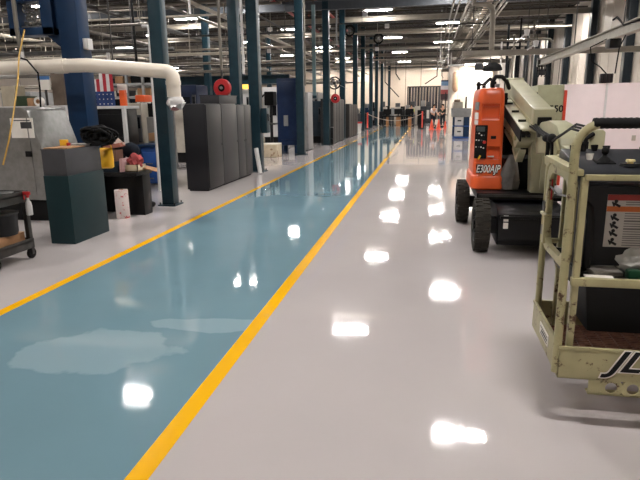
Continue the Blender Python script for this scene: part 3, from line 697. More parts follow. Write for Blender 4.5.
# flag
a, b = W(92, 107, 11.4), W(112, 73, 11.4)
fl = thing('hanging_flag', 'flag with red and white stripes above a starred blue field, right of the navy column', 'flag', ((a.x+b.x)/2, 11.4, a.z))
def cloth(x0, x1, z0, z1, y, amp=.015, n=12):
    mb = MB(); vs = []
    for i in range(n+1):
        x = x0+(x1-x0)*i/n; yy = y+amp*math.sin(i*1.7)
        vs += [(x, yy, z0), (x, yy, z1), (x, yy+.006, z0), (x, yy+.006, z1)]
    fs = []
    for i in range(n):
        o = 4*i; fs += [(o, o+4, o+5, o+1), (o+2, o+3, o+7, o+6), (o+1, o+5, o+7, o+3), (o, o+2, o+6, o+4)]
    fs += [(0, 1, 3, 2), (4*n, 4*n+2, 4*n+3, 4*n+1)]
    return mb.add(vs, fs)
zm = a.z+(b.z-a.z)*.46; w = b.x-a.x
part(fl, 'blue_field', cloth(a.x+.06, b.x, a.z, zm, 11.4), mat('flag_blue', (34, 58, 110), .8))
for k in range(7):
    part(fl, 'stripe', cloth(a.x+w*k/7, a.x+w*(k+1)/7, zm, b.z-(.12 if k < 3 else 0), 11.4, .006, 2), mat('flag_red', (176, 44, 56), .8) if k % 2 == 0 else mat('flag_white', (226, 220, 220), .8))
sm_ = MB()
for i in range(5):
    for j in range(3): sm_.cyl((a.x+.12+i*w*.17, 11.378, a.z+.06+j*.1), (a.x+.12+i*w*.17, 11.384, a.z+.06+j*.1), .014, n=5)
part(fl, 'stars', sm_, white)
part(fl, 'pole', MB().cyl((a.x-.05, 11.42, b.z+.01), (b.x+.05, 11.42, b.z+.01), .012, n=8).cyl((a.x+.1, 11.42, b.z), (a.x+.1, 11.42, ZT), .005, n=5), dullsteel)
single('white_standpipe', MB().cyl((W(111.5, 90, 11.7).x, 11.7, 0), (W(111.5, 90, 11.7).x, 11.7, W(110, 72, 11.7).z+.4), .035, n=10), white, 'white upright pipe at the right edge of the flag', 'pipe')
single('white_downpipe', MB().tube([(W(146, 27, 10.5).x-.08, 10.5, W(146, 26, 10.5).z), (W(148, 26, 10.5).x, 10.5, W(148, 26, 10.5).z), (W(149, 31, 10.5).x, 10.5, W(149, 31, 10.5).z-.05), (W(153.5, 110, 10.5).x, 10.5, .0)], .03, 10), white, 'white downpipe running beside the nearest teal column', 'pipe')
onbench('orange_cylinder', 120, 124, 90, 104, 11.2, .1, mat('orange_plastic', (224, 92, 40), .4), 'narrow orange container standing on the black cabinet', 'container', z=h3)
onbench('white_notice_card', 117.5, 126, 84, 93, 11.5, .02, paper, 'white paper notice behind the orange container', 'paper')
machine('cream bench machine behind the brown boxes', 123.5, 141, 103, 12.0, .7, beige, None, True)
machine('grey cabinet machine under the orange bin', 144.5, 158, 117, 12.2, .8, lightgrey, None, False)
onbench('dark_display', 140, 155, 103, 118, 12.3, .3, blackmatte, 'dark display unit on the grey cabinet machine', 'display')
onbench('orange_bin', 135.5, 144, 95, 102, 12.6, .4, mat('orange_plastic', (224, 92, 40)), 'orange parts bin on the rack left of the nearest teal column', 'bin')
onbench('tan_box', 149, 159, 133, 141, 11.8, .3, card, 'tan box on the blue drawer bench behind', 'box')
onbench('black_loader', 136, 160, 119, 132, 13.2, .3, white, 'white box unit beside the nearest teal column', 'box')
# steel rack
a, b = W(112, 104, 14), W(158, 72, 14)
rk = thing('storage_rack', 'pale steel storage rack behind the flag and the white pipe', 'rack', ((a.x+b.x)/2, 14.3, 0))
for x in (a.x, a.x+(b.x-a.x)/3, a.x+2*(b.x-a.x)/3, b.x): part(rk, 'upright', MB().box(x-.03, x+.03, 14, 14.06, 0, b.z+.1).box(x-.03, x+.03, 14.7, 14.76, 0, b.z+.1), lightgrey)
for z in (.5, 1.05, W(130, 97, 14).z, W(130, 84, 14).z, b.z+.06): part(rk, 'shelf', MB().box(a.x, b.x, 14, 14.76, z-.03, z+.02), lightgrey)
zr = [1.07, W(130, 97, 14).z+.02, W(130, 84, 14).z+.02]
random.seed(21)
k = 0
for z in zr:
    x = a.x+.06
    while x < b.x-.35:
        ww = random.uniform(.22, .42); hh = random.uniform(.15, .27)
        mm = random.choice([blackmatte, darkgrey, midgrey, card, navy])
        nm = {blackmatte.name: 'black', darkgrey.name: 'dark grey', midgrey.name: 'grey', card.name: 'brown', navy.name: 'blue'}[mm.name]
        single('parts_box', MB().box(x, x+ww, 14.15, 14.6, z, z+hh), mm, '%s box on the steel rack, %s from its left end on the %s shelf' % (nm, ORD[k], ['lowest', 'middle', 'upper'][zr.index(z)]), 'box', bevel=.01, group='boxes on the steel rack')
        x += ww+random.uniform(.05, .3); k += 1
    k = 0
# deeper machines to fill the hall between the columns
specs = [(0, 30, 92, 17.5, 'grey machine far behind the left bench', lightgrey), (31, 56, 92, 20.5, 'brown-grey machine far behind the black hose', mat('brown_machine', (120, 106, 92), .5)),
         (150, 172, 92, 30, 'dark machine far behind the white pipe', darkgrey), (100, 138, 91, 34, 'pale machine far behind the flag', beige),
         (216, 236, 98, 31, 'pale machine far behind the red reel', beige), (284, 300, 92, 33, 'cream machine far behind the navy cabinet', creamwall),
         ]
for px0, px1, py, Y, lbl, m in specs: machine(lbl, px0, px1, py, Y, 2., m, glassd if px1-px0 > 16 else None, px1-px0 > 16)
# ------------------------------------------------------------------ far end: barrier, benches, people
def stanchion(px, py, Y, label, h=1.15, r=.05):
    a = W(px, py, Y)
    t = thing('barrier_post', label, 'barrier post', (a.x, Y, 0))
    part(t, 'base', MB().lathe([(.01, 0), (.2, 0), (.2, .04), (.05, .07), (.01, .07)], (a.x, Y, 0), 18), blackmatte)
    part(t, 'pole', MB().cyl((a.x, Y, .06), (a.x, Y, h), r, n=12), mat('orange_red_plastic', (222, 84, 70), .5))
    part(t, 'cap', MB().ball((a.x, Y, h), r*1.3, 10, 6), mat('orange_red_plastic', (222, 84, 70)))
    return a.x
xa = stanchion(367.5, 128, 42.4, 'left orange-red barrier post holding the drooping chain')
xb = stanchion(422, 128, 42.4, 'right orange-red barrier post in front of the black cabinet', 1.2)
single('barrier_chain', MB().tube(sag((xa, 42.4, 1.1), (xb, 42.4, 1.1), .5, 18), .022, 6), mat('pale_chain', (190, 176, 160), .5), 'pale chain drooping between the two orange-red barrier posts', 'chain')
def cone(x, y, label, s=1.):
    t = thing('traffic_cone', label, 'traffic cone', (x, y, 0), 'orange traffic cones at the far end')
    part(t, 'base', MB().box(x-.2*s, x+.2*s, y-.2*s, y+.2*s, 0, .035), mat('cone_orange', (240, 92, 62), .5), .01)
    part(t, 'body', MB().lathe([(.01, .03), (.15*s, .03), (.03*s, .72*s), (.01, .72*s)], (x, y, 0), 18), mat('cone_orange', (240, 92, 62)))
cone(W(431.5, 129, 40.5).x, 40.5, 'left of the two orange traffic cones in front of the person in white')
cone(W(438.5, 129, 40.5).x, 40.5, 'right of the two orange traffic cones in front of the person in white')
cone(W(445, 128, 43).x, 43, 'thin third orange cone near the blue cart', .75)
a = W(419, 110, 43.2); b = W(427, 128, 43.2)
machine('black cabinet behind the right barrier post', 417.5, 425, 110, 43.4, .7, blackmatte, None, True)
for i, (p0, p1) in enumerate(((383, 391), (393, 403), (405, 414))):
    a, b = W(p0, 115, 46.5), W(p1, 115, 46.5)
    t = thing('work_bench', 'wooden-fronted black bench beyond the barrier chain, %s of three from the left' % ORD[i], 'bench', ((a.x+b.x)/2, 46.8, 0), 'benches beyond the barrier')
    part(t, 'top', MB().box(a.x-.08, b.x+.08, 46.4, 47.2, .8, .88), black)
    part(t, 'cabinet', MB().box(a.x+.25, b.x-.2, 46.5, 47.1, .03, .8), wood)
    for s in (a.x, b.x): part(t, 'leg', MB().box(s-.04, s+.04, 46.45, 47.1, 0, .8), black)
    m_ = thing('bench_monitor', 'black monitor standing on the %s bench beyond the barrier' % ORD[i], 'monitor', ((a.x+b.x)/2, 46.8, .88))
    c = (a.x+b.x)/2
    part(m_, 'screen', MB().box(c-.32, c+.32, 46.78, 46.84, 1.0, 1.42), blackmatte, .01)
    part(m_, 'stand', MB().box(c-.05, c+.05, 46.8, 46.86, .9, 1.05).box(c-.16, c+.16, 46.7, 46.95, .88, .9), black)
random.seed(31)
for i in range(9):
    px = 381.5+i*5.1; a = W(px, 112, 49+i % 3)
    h = random.uniform(1.2, 1.75)
    mm = [darkgrey, black, lightgrey, beige][i % 4]; nm = ['dark grey', 'black', 'light grey', 'beige'][i % 4]
    t = thing('equipment_cabinet', '%s equipment cabinet behind the far benches, %s from the left' % (nm, ORD[i]), 'cabinet', (a.x, 50+i % 3, 0))
    part(t, 'body', MB().box(a.x-.24, a.x+.24, 49.6+i % 3, 50.2+i % 3, .05, h), mm, .02)
    part(t, 'door', MB().box(a.x-.2, a.x+.2, 49.57+i % 3, 49.6+i % 3, .15, h-.1), mm, .01)
random.seed(77)
def NTH(i): return ORD[i] if i < len(ORD) else ['fifteenth', 'sixteenth', 'seventeenth', 'eighteenth', 'nineteenth', 'twentieth', 'twenty-first', 'twenty-second', 'twenty-third', 'twenty-fourth', 'twenty-fifth', 'twenty-sixth', 'twenty-seventh', 'twenty-eighth', 'twenty-ninth', 'thirtieth'][i-14]
FC = [('black', black), ('dark grey', darkgrey), ('charcoal', charcoal), ('dark blue', navy), ('beige', beige), ('grey', midgrey)]
for i in range(22):
    Y = 35.6+i*1.3; x = -5.7-(i % 3)*1.7-random.uniform(0, .3); h = random.uniform(1.15, 1.95); nm, mm = FC[(0, 1, 2, 0, 3, 1, 4, 0, 2, 5, 1)[i % 11]]
    t = thing('workshop_machine', '%s machine in the far left bay, %s from the camera of the crowded row' % (nm, NTH(i)), 'machine', (x, Y, 0))
    w = random.uniform(.45, .65)
    part(t, 'body', MB().box(x-w, x+w, Y-.4, Y+.4, .1, h*.7), mm, .03)
    part(t, 'column', MB().box(x-w*.4, x+w*.5, Y-.1, Y+.35, h*.7, h), mm, .03)
    part(t, 'head', MB().box(x-w*.3, x+w*.4, Y-.42, Y-.1, h*.8, h), [steel, mm, beige][i % 3], .03)
    part(t, 'base', MB().box(x-w+.05, x+w-.05, Y-.35, Y+.35, 0, .1), black)
    part(t, 'front_panel', MB().box(x-w*.5, x+w*.4, Y-.42, Y-.4, .35, h*.55), [midgrey, lightgrey, darkgrey, wood][i % 4], .01)
random.seed(78)
for i in [k for k in range(12) if k != 1]:
    Y = 53.3+(i % 4)*2.0; a = W(373+i*5.0, 110, Y); ii = i-(i > 1); h = random.uniform(1.5, 2.15); nm, mm = FC[(0, 1, 4, 0, 2, 5)[i % 6]]
    t = thing('tall_machine', '%s tall machine in the row before the far end wall, %s from the left' % (nm, NTH(ii)), 'machine', (a.x, Y, 0))
    w = random.uniform(.32, .42)
    part(t, 'body', MB().box(a.x-w, a.x+w, Y-.35, Y+.35, .08, h*.75), mm, .03)
    part(t, 'head', MB().box(a.x-w*.6, a.x+w*.5, Y-.4, Y+.3, h*.75, h), [mm, steel, midgrey][i % 3], .03)
    part(t, 'base', MB().box(a.x-w, a.x+w, Y-.3, Y+.3, 0, .08), black)
    part(t, 'front_panel', MB().box(a.x-w*.6, a.x+w*.4, Y-.37, Y-.35, .4, h*.6), [lightgrey, wood, midgrey, paper][i % 4], .01)
    if i % 3 == 0: single('power_cable', MB().cyl((a.x+.2, Y, h*.99), (a.x+.2, Y, ZT), .02, n=5), darkgrey, 'dark cord dropping from the roof to the %s tall machine before the end wall' % NTH(ii), 'cable')
for i, (p, q, Y) in enumerate((((385, 82), (399, 97), 52), ((425, 84), (437, 76), 50), ((396, 74), (400, 80), 50))):
    a, b = W(*p, Y), W(*q, Y)
    hi, lo = (a, b) if a.z > b.z else (b, a)
    single('roof_brace', MB().tube([lo, hi, (hi.x, hi.y, ZT)], .05, 6), darkgrey, 'dark slanting arm hanging under the roof near the end wall, %s from the left' % ('first', 'third', 'second')[i], 'brace')
# grey strip curtain and banner
a, b = W(408, 105, 60), W(441, 87, 60)
sc_ = thing('strip_curtain', 'wide grey strip curtain high at the far end', 'curtain', ((a.x+b.x)/2, 60, 0))
part(sc_, 'rail', MB().box(a.x-.1, b.x+.1, 59.95, 60.05, b.z, b.z+.12), dullsteel)
n = 11; w = (b.x-a.x)/n
for k in range(n): part(sc_, 'strip', MB().box(a.x+k*w+.03, a.x+(k+1)*w-.02, 60-.02*(k % 2)-.01, 60-.02*(k % 2)+.005, .25, b.z), mat('curtain_grey', (96, 94, 98), .5) if k % 3 else mat('curtain_dark', (66, 64, 68), .5))
for s in (a.x-.05, b.x+.05): part(sc_, 'post', MB().box(s-.05, s+.05, 59.9, 60.1, 0, b.z+.12), dullsteel)
a, b = W(440.5, 100, 52), W(449, 80, 52)
bn = thing('hanging_banner', 'blue, white and red banner left of the cream booth', 'banner', ((a.x+b.x)/2, 52, a.z))
h = b.z-a.z
for f0, f1, mm, nm in ((0, .3, mat('banner_dark', (92, 70, 74), .7), 'lower_band'), (.3, .52, mat('banner_red', (168, 84, 80), .7), 'red_band'), (.52, .72, mat('banner_white', (214, 208, 210), .7), 'white_band'), (.72, .93, mat('banner_blue', (112, 146, 180), .7), 'blue_band'), (.93, 1., navy, 'top_hem')):
    part(bn, nm, MB().box(a.x, b.x, 52, 52.02, a.z+h*f0, a.z+h*f1), mm)
part(bn, 'cord', MB().cyl((a.x+.1, 52.01, b.z), (a.x+.1, 52.01, ZT), .012, n=5).cyl((b.x-.1, 52.01, b.z), (b.x-.1, 52.01, ZT), .012, n=5), dullsteel)
for i, (px, Y) in enumerate(((446, 47), (449.5, 45))):
    a = W(px, 100, Y)
    t = thing('floor_rack', ['brown-grey rack left of the cream booth, farther one', 'brown-grey rack left of the cream booth, nearer one'][i], 'rack', (a.x, Y, 0))
    for sx in (-.3, .3):
        for sy in (-.25, .25): part(t, 'post', MB().box(a.x+sx-.03, a.x+sx+.03, Y+sy-.03, Y+sy+.03, 0, 2.1+.5*i), darkgrey)
    for z in (.3, .9, 1.5, 2.0): part(t, 'shelf', MB().box(a.x-.32, a.x+.32, Y-.27, Y+.27, z, z+.04), mat('rack_brown', (96, 80, 66), .6))

# people at the far end (skin-modifier bodies)
def skin(pts, edges, root=0, sub=1):
    me = bpy.data.meshes.new('fig'); me.from_pydata([p for p, r in pts], edges, [])
    ob = bpy.data.objects.new('fig', me); COL.objects.link(ob)
    md = ob.modifiers.new('skin', 'SKIN'); md.use_smooth_shade = True
    for i, (p, r) in enumerate(pts):
        r = r if isinstance(r, tuple) else (r, r)
        me.skin_vertices[0].data[i].radius = r; me.skin_vertices[0].data[i].use_root = (i == root)
    s = ob.modifiers.new('sub', 'SUBSURF'); s.levels = sub; s.render_levels = sub
    bpy.context.view_layer.update()
    out = bpy.data.meshes.new_from_object(ob.evaluated_get(bpy.context.evaluated_depsgraph_get()))
    bpy.data.objects.remove(ob); bpy.data.meshes.remove(me)
    return out
def person(x, y, face, label, shirt, trous, lean=.0, arm=.3):
    t = thing('person', label, 'person', (x, y, 0)); t.rotation_euler = (0, 0, face)
    def tp(p):      # lean the upper body forward (-y) about the hips
        p = Vector(p)
        if p.z > .95:
            d = p-Vector((0, 0, .95)); d = Matrix.Rotation(lean, 3, 'X') @ d; p = d+Vector((0, 0, .95))
        return p
    J = dict(pel=((0, 0, .95), (.13, .1)), sp=((0, 0, 1.15), (.125, .09)), ch=((0, -.01, 1.34), (.15, .1)), nk=((0, 0, 1.46), .06), hb=((0, -.01, 1.55), .07), hd=((0, -.02, 1.64), .095), ht=((0, -.01, 1.72), .07), no=((0, -.115, 1.62), .018))
    E = [('pel', 'sp'), ('sp', 'ch'), ('ch', 'nk'), ('nk', 'hb'), ('hb', 'hd'), ('hd', 'ht'), ('hd', 'no')]
    for s, k in ((-1, 'l'), (1, 'r')):
        J.update({k+'sh': ((s*.2, 0, 1.4), .06), k+'el': ((s*.25, -.03-arm*.1, 1.13), .043), k+'wr': ((s*.22, -.08-arm*.7, .98+arm*.3), .03), k+'ha': ((s*.21, -.13-arm*.75, .93+arm*.3), .035),
                  k+'hp': ((s*.09, 0, .9), .09), k+'kn': ((s*.11, -.02, .5), .06), k+'an': ((s*.12, .02, .1), .042), k+'to': ((s*.13, -.14, .05), .04)})
        E += [('ch', k+'sh'), (k+'sh', k+'el'), (k+'el', k+'wr'), (k+'wr', k+'ha'), ('pel', k+'hp'), (k+'hp', k+'kn'), (k+'kn', k+'an'), (k+'an', k+'to')]
        for f in range(4):
            q = s*(.19+.013*f); J[k+'f%d' % f] = ((q, -.2-arm*.8-.01*(f in (1, 2)), .87+arm*.3), .008); E.append((k+'ha', k+'f%d' % f))
        J[k+'th'] = ((s*.175, -.16-arm*.75, .9+arm*.3), .01); E.append((k+'ha', k+'th'))
    key = list(J)
    def grow(names, k=1., root='pel'):
        pts = [(tp(J[n][0]), tuple(v*k for v in (J[n][1] if isinstance(J[n][1], tuple) else (J[n][1], J[n][1])))) for n in names]
        ed = [(names.index(a), names.index(b)) for a, b in E if a in names and b in names]
        return skin(pts, ed, names.index(root))
    put('body', grow(key), skinm, t)
    put('shirt', grow(['pel', 'sp', 'ch', 'lsh', 'rsh', 'lel', 'rel'], 1.14), shirt, t)
    put('trousers', grow(['pel', 'lhp', 'rhp', 'lkn', 'rkn', 'lan', 'ran'], 1.15), trous, t)
    h = MB(); c = tp((0, .012, 1.67)); h.ball(c, .108, 14, 8, (.95, 1.02, .85))
    put('hair', h.mesh(), hairm, t)
    sh = MB()
    for s in (-1, 1): sh.box(s*.13-.05, s*.13+.05, -.2, .07, 0, .09)
    put('shoes', sh.mesh(bevel=.02), blackmatte, t)
    ey = MB()
    for s in (-1, 1): ey.ball(tp((s*.034, -.108, 1.645)), .011, 8, 5)
    put('eyes', ey.mesh(), blackmatte, t)
a = W(432.5, 127, 44.6); person(a.x, 44.6, .5, 'person in a white shirt and dark trousers leaning forward behind the orange cones', mat('white_shirt', (216, 206, 206), .8), denim, .25, .5)
a = W(443.5, 127, 47); person(a.x-.1, 46.2, -.6, 'person in a dark green shirt standing left of the cream booth', mat('green_shirt', (52, 74, 66), .8), denim, .08, .3)
a = W(411, 120, 48.5); person(a.x, 48.4, .2, 'person in a yellow-green safety vest behind the far benches', mat('hivis', (206, 210, 110), .7), denim, .1, .5)

# cream booth with a tank, blue rack of white bins
a, b = W(450.5, 66, 34), W(493, 66, 34)
bo = thing('cream_booth', 'tall cream booth behind the blue rack and the orange lift hood', 'booth', ((a.x+b.x)/2, 35, 0))
hb = (a.z+b.z)/2
part(bo, 'wall_panel', MB().box(a.x, b.x, 34, 36.5, 0, hb), creamwall, .02)
for k in range(1, 5): part(bo, 'joint_strip', MB().box(a.x+(b.x-a.x)*k/5-.02, a.x+(b.x-a.x)*k/5+.02, 33.985, 34, 0, hb), beige)
part(bo, 'roof_trim', MB().box(a.x-.04, b.x+.04, 33.96, 36.54, hb, hb+.12), lightgrey)
p0, p1 = W(473.5, 90, 33.9), W(490, 70, 33.9)
part(bo, 'white_board', MB().box(p0.x, p1.x, 33.95, 34, p0.z, p1.z), white, .006)
c = W(455.8, 82, 33.3); c2 = W(455.8, 92, 33.3)
tk = thing('vertical_tank', 'brown-beige vertical tank hung on the cream booth front', 'tank', (c.x, 33.65, c2.z))
part(tk, 'shell', MB().lathe([(.05, c2.z), (.14, c2.z+.1), (.17, c2.z+.25), (.17, c.z+.45), (.12, c.z+.58), (.05, c.z+.6)], (c.x, 33.75, 0), 18), mat('tank_brown', (150, 122, 100), .5))
part(tk, 'bracket', MB().box(c.x-.06, c.x+.06, 33.85, 34.0, c.z-.1, c.z+.1), dullsteel)
p = W(479, 64, 32.8)
sl = thing('booth_lamp', 'bright strip lamp mounted over the cream booth front', 'lamp', (p.x, 32.8, p.z))
part(sl, 'tube', MB().box(p.x-.7, p.x+.7, 32.72, 32.9, p.z-.03, p.z), mat('booth_tube', (255, 246, 230), .4, emit=300., var=0))
part(sl, 'housing', MB().box(p.x-.75, p.x+.75, 32.68, 32.94, p.z, p.z+.06), white)
part(sl, 'arm', MB().bar((p.x-.5, 32.9, p.z+.04), (p.x-.5, 34.0, p.z-.25), .03, .03).bar((p.x+.5, 32.9, p.z+.04), (p.x+.5, 34.0, p.z-.25), .03, .03), dullsteel)
a, b = W(453.5, 117, 29), W(468.5, 139, 29)
br = thing('blue_bin_rack', 'blue rack of two white bins with a grey trough top, left of the orange lift', 'rack', ((a.x+b.x)/2, 29.4, 0))
x0, x1 = a.x, b.x
for x in (x0+.03, x1-.03):
    for yy in (29.05, 29.75): part(br, 'post', MB().box(x-.035, x+.035, yy-.035, yy+.035, 0, a.z), navy)
part(br, 'base', MB().box(x0, x1, 29, 29.8, .02, .1), bluebright, .01)
part(br, 'shelf', MB().box(x0, x1, 29, 29.8, .6, .64), bluebright, .006)
part(br, 'side_panel', MB().box(x0+(x1-x0)*.66, x1-.06, 29.02, 29.78, .1, a.z), navy)
part(br, 'trough', MB().prism([(x0-.12, a.z+.42), (x0-.08, a.z), (x1+.05, a.z), (x1+.08, a.z+.42)], 'Y', 28.95, 29.85), lightgrey, .01)
for z, nm in ((.12, 'lower'), (.65, 'upper')):
    bb = single('white_bin', MB().box(x0+.1, x0+(x1-x0)*.64, 29.04, 29.7, z, z+.42), white, '%s white bin in the blue rack' % nm, 'bin', bevel=.02)
    q = put('label_card', MB().box(-.09, .09, -.336, -.33, .2, .27).mesh(), midgrey, bb)
zt = a.z+.42
ms = thing('bench_mill', 'beige benchtop machine standing on the grey trough of the blue rack', 'machine', ((x0+x1)/2-.2, 29.4, zt))
part(ms, 'body', MB().box(x0-.02, x0+.45, 29.2, 29.7, zt, zt+.3), beige, .02)
part(ms, 'head', MB().box(x0+.02, x0+.3, 29.1, 29.5, zt+.3, zt+.42), mat('head_brown', (110, 94, 78), .5), .02)
part(ms, 'arm', MB().box(x0+.55, x0+.62, 29.2, 29.3, zt, zt+.55), black)

# ------------------------------------------------------------------ right-hand partition and bits
pt = thing('white_partition', 'long white partition screen behind the platform lift, right side', 'partition', (4.6, 14, 0))
part(pt, 'screen_panel', MB().box(3.06, 3.96, 14.0, 14.06, .02, 2.04), mat('partition_white', (232, 218, 219), .5, var=.02), .004)
pn = MB().prism([(3.96, 14.0), (3.96, 14.06), (7.2, 13.5), (7.2, 13.44)], 'Z', .02, 2.05)
part(pt, 'screen_panel', pn, mat('partition_white', (232, 218, 219)))
part(pt, 'corner_post', MB().box(3.94, 3.985, 13.98, 14.07, 0, 2.055), white, .004)
for x, y in ((3.2, 14.03), (7.0, 13.5)): part(pt, 'foot', MB().box(x-.04, x+.04, y-.2, y+.2, 0, .025), lightgrey)
o = W(634, 138, 13.85)
part(pt, 'outlet_plate', MB().obox((o.x, 13.87, o.z), (.08, .02, .12), (0, 0, -.17)), beige, .004)
eb = W(606, 79, 14.03)
ebx = thing('black_control_box', 'small black ribbed box on top of the white partition with a hanging cord', 'control box', (eb.x, 14.03, 2.04))
part(ebx, 'box', MB().box(eb.x-.13, eb.x+.13, 13.95, 14.1, 2.055, 2.26), mat('black_maroon', (44, 30, 34), .5), .02)
part(ebx, 'ribs', MB().box(eb.x-.1, eb.x-.07, 13.94, 13.95, 2.08, 2.23).box(eb.x-.02, eb.x+.01, 13.94, 13.95, 2.08, 2.23).box(eb.x+.06, eb.x+.09, 13.94, 13.95, 2.08, 2.23), black)
c1 = W(590, 52, 14.0)
part(ebx, 'cord', MB().tube([(eb.x, 14.02, 2.25), (eb.x-.15, 14.0, 2.4), (c1.x+.05, 14.0, c1.z-.2), (c1.x, 14.0, c1.z+.1), (3.88, 14.0, 3.0)], .014, 6), blackmatte)
# cream machine cabinet lettered 550
a, b = W(541, 85, 11.3), W(565, 85, 11.3)
cc = thing('cream_machine_cabinet', 'cream machine cabinet lettered 550 with a red side, behind the lift boom', 'machine', ((a.x+b.x)/2, 12, 0))
hh = a.z
part(cc, 'body', MB().box(a.x-.05, b.x, 11.3, 12.6, .1, hh), mat('sage_cream', (158, 158, 128), .45), .015)
part(cc, 'red_side', MB().box(b.x, b.x+.05, 11.28, 12.6, .1, hh-.1), mat('red_orange_panel', (206, 66, 44), .4), .01)
part(cc, 'base', MB().box(a.x, b.x-.02, 11.35, 12.5, 0, .1), black)
q = W(549, 112, 11.29)
text(cc, 'lettering', '550', .17, black, (q.x, 11.297, q.z), (1, 0, 0), (0, 0, 1), ext=.002, offset=.004)

# ------------------------------------------------------------------ overhead runs on the right
TZ = 5.0
tr = thing('cable_tray', 'wide overhead cable tray running away above the right-hand floor', 'cable tray', (1.78, 30, TZ))
for x in (1.3, 2.26): part(tr, 'side_rail', MB().box(x-.02, x+.02, 7, 62, TZ, TZ+.14), pipegrey)
rg = MB(); y = 7.2
while y < 62: rg.box(1.3, 2.26, y-.02, y+.02, TZ+.01, TZ+.04); y += .45
part(tr, 'rungs', rg, pipegrey)
for y in range(8, 62, 6):
    part(tr, 'hanger', MB().cyl((1.27, y, TZ), (1.27, y, ZT), .012, n=6).cyl((2.29, y, TZ), (2.29, y, ZT), .012, n=6).box(1.24, 2.32, y-.03, y+.03, TZ-.05, TZ), dullsteel)
for x, r, m, lbl in ((1.5, .07, pipegrey, 'galvanised pipe in the overhead cable tray, left of two'), (2.05, .1, mat('foil_duct', (196, 176, 146), .3, .5, bump=.6, bscale=5), 'foil-wrapped duct in the overhead cable tray, right of two')):
    single('overhead_pipe', MB().tube([(x+.02*math.sin(k), 7+k*2.5, TZ+.04+r) for k in range(23)], r, 12), m, lbl, 'pipe')
for i, (x, z, r) in enumerate(((.85, 5.3, .035), (1.02, 5.15, .03), (2.7, 5.4, .05), (3.1, 5.7, .04))):
    single('overhead_conduit', MB().cyl((x, 7, z), (x, 64, z), r, n=8).cyl((x, 20, z), (x, 20, ZT), .01, n=5).cyl((x, 40, z), (x, 40, ZT), .01, n=5), pipegrey, 'thin conduit running beside the wide cable tray, %s from the left' % ORD[i], 'conduit')
random.seed(41)
for i, (px, Y, z0) in enumerate(((441, 33, 3.9), (445, 31, 4.1), (449, 36, 3.8), (438, 38, 3.9), (452, 40, 3.7), (443, 44, 3.6))):
    a = W(px, 40, Y)
    single('drop_conduit', MB().tube([(a.x, Y, 5.2), (a.x, Y, z0+.2), (a.x+.12, Y, z0)], .035, 8).cyl((a.x, Y, 5.1), (a.x, Y, ZT), .014, n=6), pipegrey if i % 2 else white, 'vertical drop conduit under the left side of the cable tray, %s of six' % ORD[i], 'conduit')
# goose-neck pipe and cross rail at Y=20
gx = W(492, 30, 20).x
single('gooseneck_pipe', MB().tube([(gx+.02, 20, 3.37), (gx, 20, 4.5)]+[(gx-.28+.28*math.cos(a), 20, 4.5+.28*math.sin(a)) for a in [PI/2*k/6 for k in range(1, 7)]]+[(gx-.6, 20, 4.8), (gx-.6, 20.0, 5.0)], .085, 14), mat('beige_pipe', (126, 119, 107), .45), 'beige goose-neck pipe standing on the cross rail at the upper right', 'pipe')
zr = 3.27
cr = thing('cross_rail', 'long beige horizontal rail crossing below the roof at the upper right', 'rail', (4, 20, zr))
part(cr, 'rail', MB().box(W(462, 55, 20).x, X1-.02, 19.92, 20.08, zr-.09, zr+.09), mat('beige_pipe', (126, 119, 107)), .01)
for x in (1.4, 5.2): part(cr, 'hanger', MB().cyl((x, 20, zr), (x, 20, ZT), .014, n=6), dullsteel)
zu = W(520, 40, 20.6).z; xe_ = W(553, 40, 20.6).x
single('upper_cross_pipe', MB().tube([(W(474, 43, 20.6).x, 20.6, zu), (xe_-.1, 20.6, zu), (xe_, 20.6, zu-.1), (xe_, 20.6, zr+.02), (xe_, 20.15, zr)], .04, 8).cyl((1.6, 20.6, zu), (1.6, 20.6, ZT), .012, n=5), pipegrey, 'thinner pipe running just above the beige cross rail', 'pipe')
for i, (px0, py0, px1, py1, Y) in enumerate(((516, 42, 528, 32, 18.5), (527, 50, 537, 43, 18.2))):
    a, b = W(px0, py0, Y), W(px1, py1, Y)
    t = thing('spot_lamp', 'angled pale spot lamp above the beige cross rail, %s' % ('left one' if i == 0 else 'right one'), 'lamp', (b.x, Y, a.z))
    part(t, 'arm', MB().cyl(a, b, .02, n=8), white)
    part(t, 'head', MB().lathe([(.01, -.1), (.06, -.1), (.09, .06), (.02, .08)], (b.x-.03, Y, b.z), 14), white)
    part(t, 'hanger', MB().cyl(b, (b.x, Y, ZT), .01, n=5), dullsteel)
# monorail
jx, jz = 3.88, 3.05
mr_ = thing('overhead_monorail', 'pale overhead monorail beam running diagonally in view above the white partition', 'monorail', (jx, 15, jz))
part(mr_, 'beam', MB().box(jx-.09, jx+.09, 7.5, 21.6, jz+.09, jz+.11).box(jx-.09, jx+.09, 7.5, 21.6, jz-.11, jz-.09).box(jx-.02, jx+.02, 7.5, 21.6, jz-.09, jz+.09), mat('monorail_beige', (152, 146, 133), .45, wear=(94, 92, 76), wscale=4, wamt=.62))
for y in (9, 13, 17, 21): part(mr_, 'hanger', MB().cyl((jx, y, jz+.1), (jx, y, ZT), .014, n=6), dullsteel)
part(mr_, 'end_stop', MB().box(jx-.12, jx+.12, 21.6, 21.7, jz-.15, jz+.15), dullsteel)
tl = W(608, 38, 13.6)
part(mr_, 'trolley', MB().box(jx-.12, jx+.12, 13.4, 13.75, jz-.3, jz-.1), black, .03)
part(mr_, 'festoon_cable', MB().tube([(jx+.1, 9.5+k*.25, jz+.02-.1*abs(math.sin(k*.8))) for k in range(40)], .025, 6), dullsteel)
fh = MB().tube([W(613, 20, 12.6), W(617, 17, 12.5), W(624, 25, 12.3), W(640, 20, 12)], .02, 6)
part(mr_, 'hose_loop', fh, black)
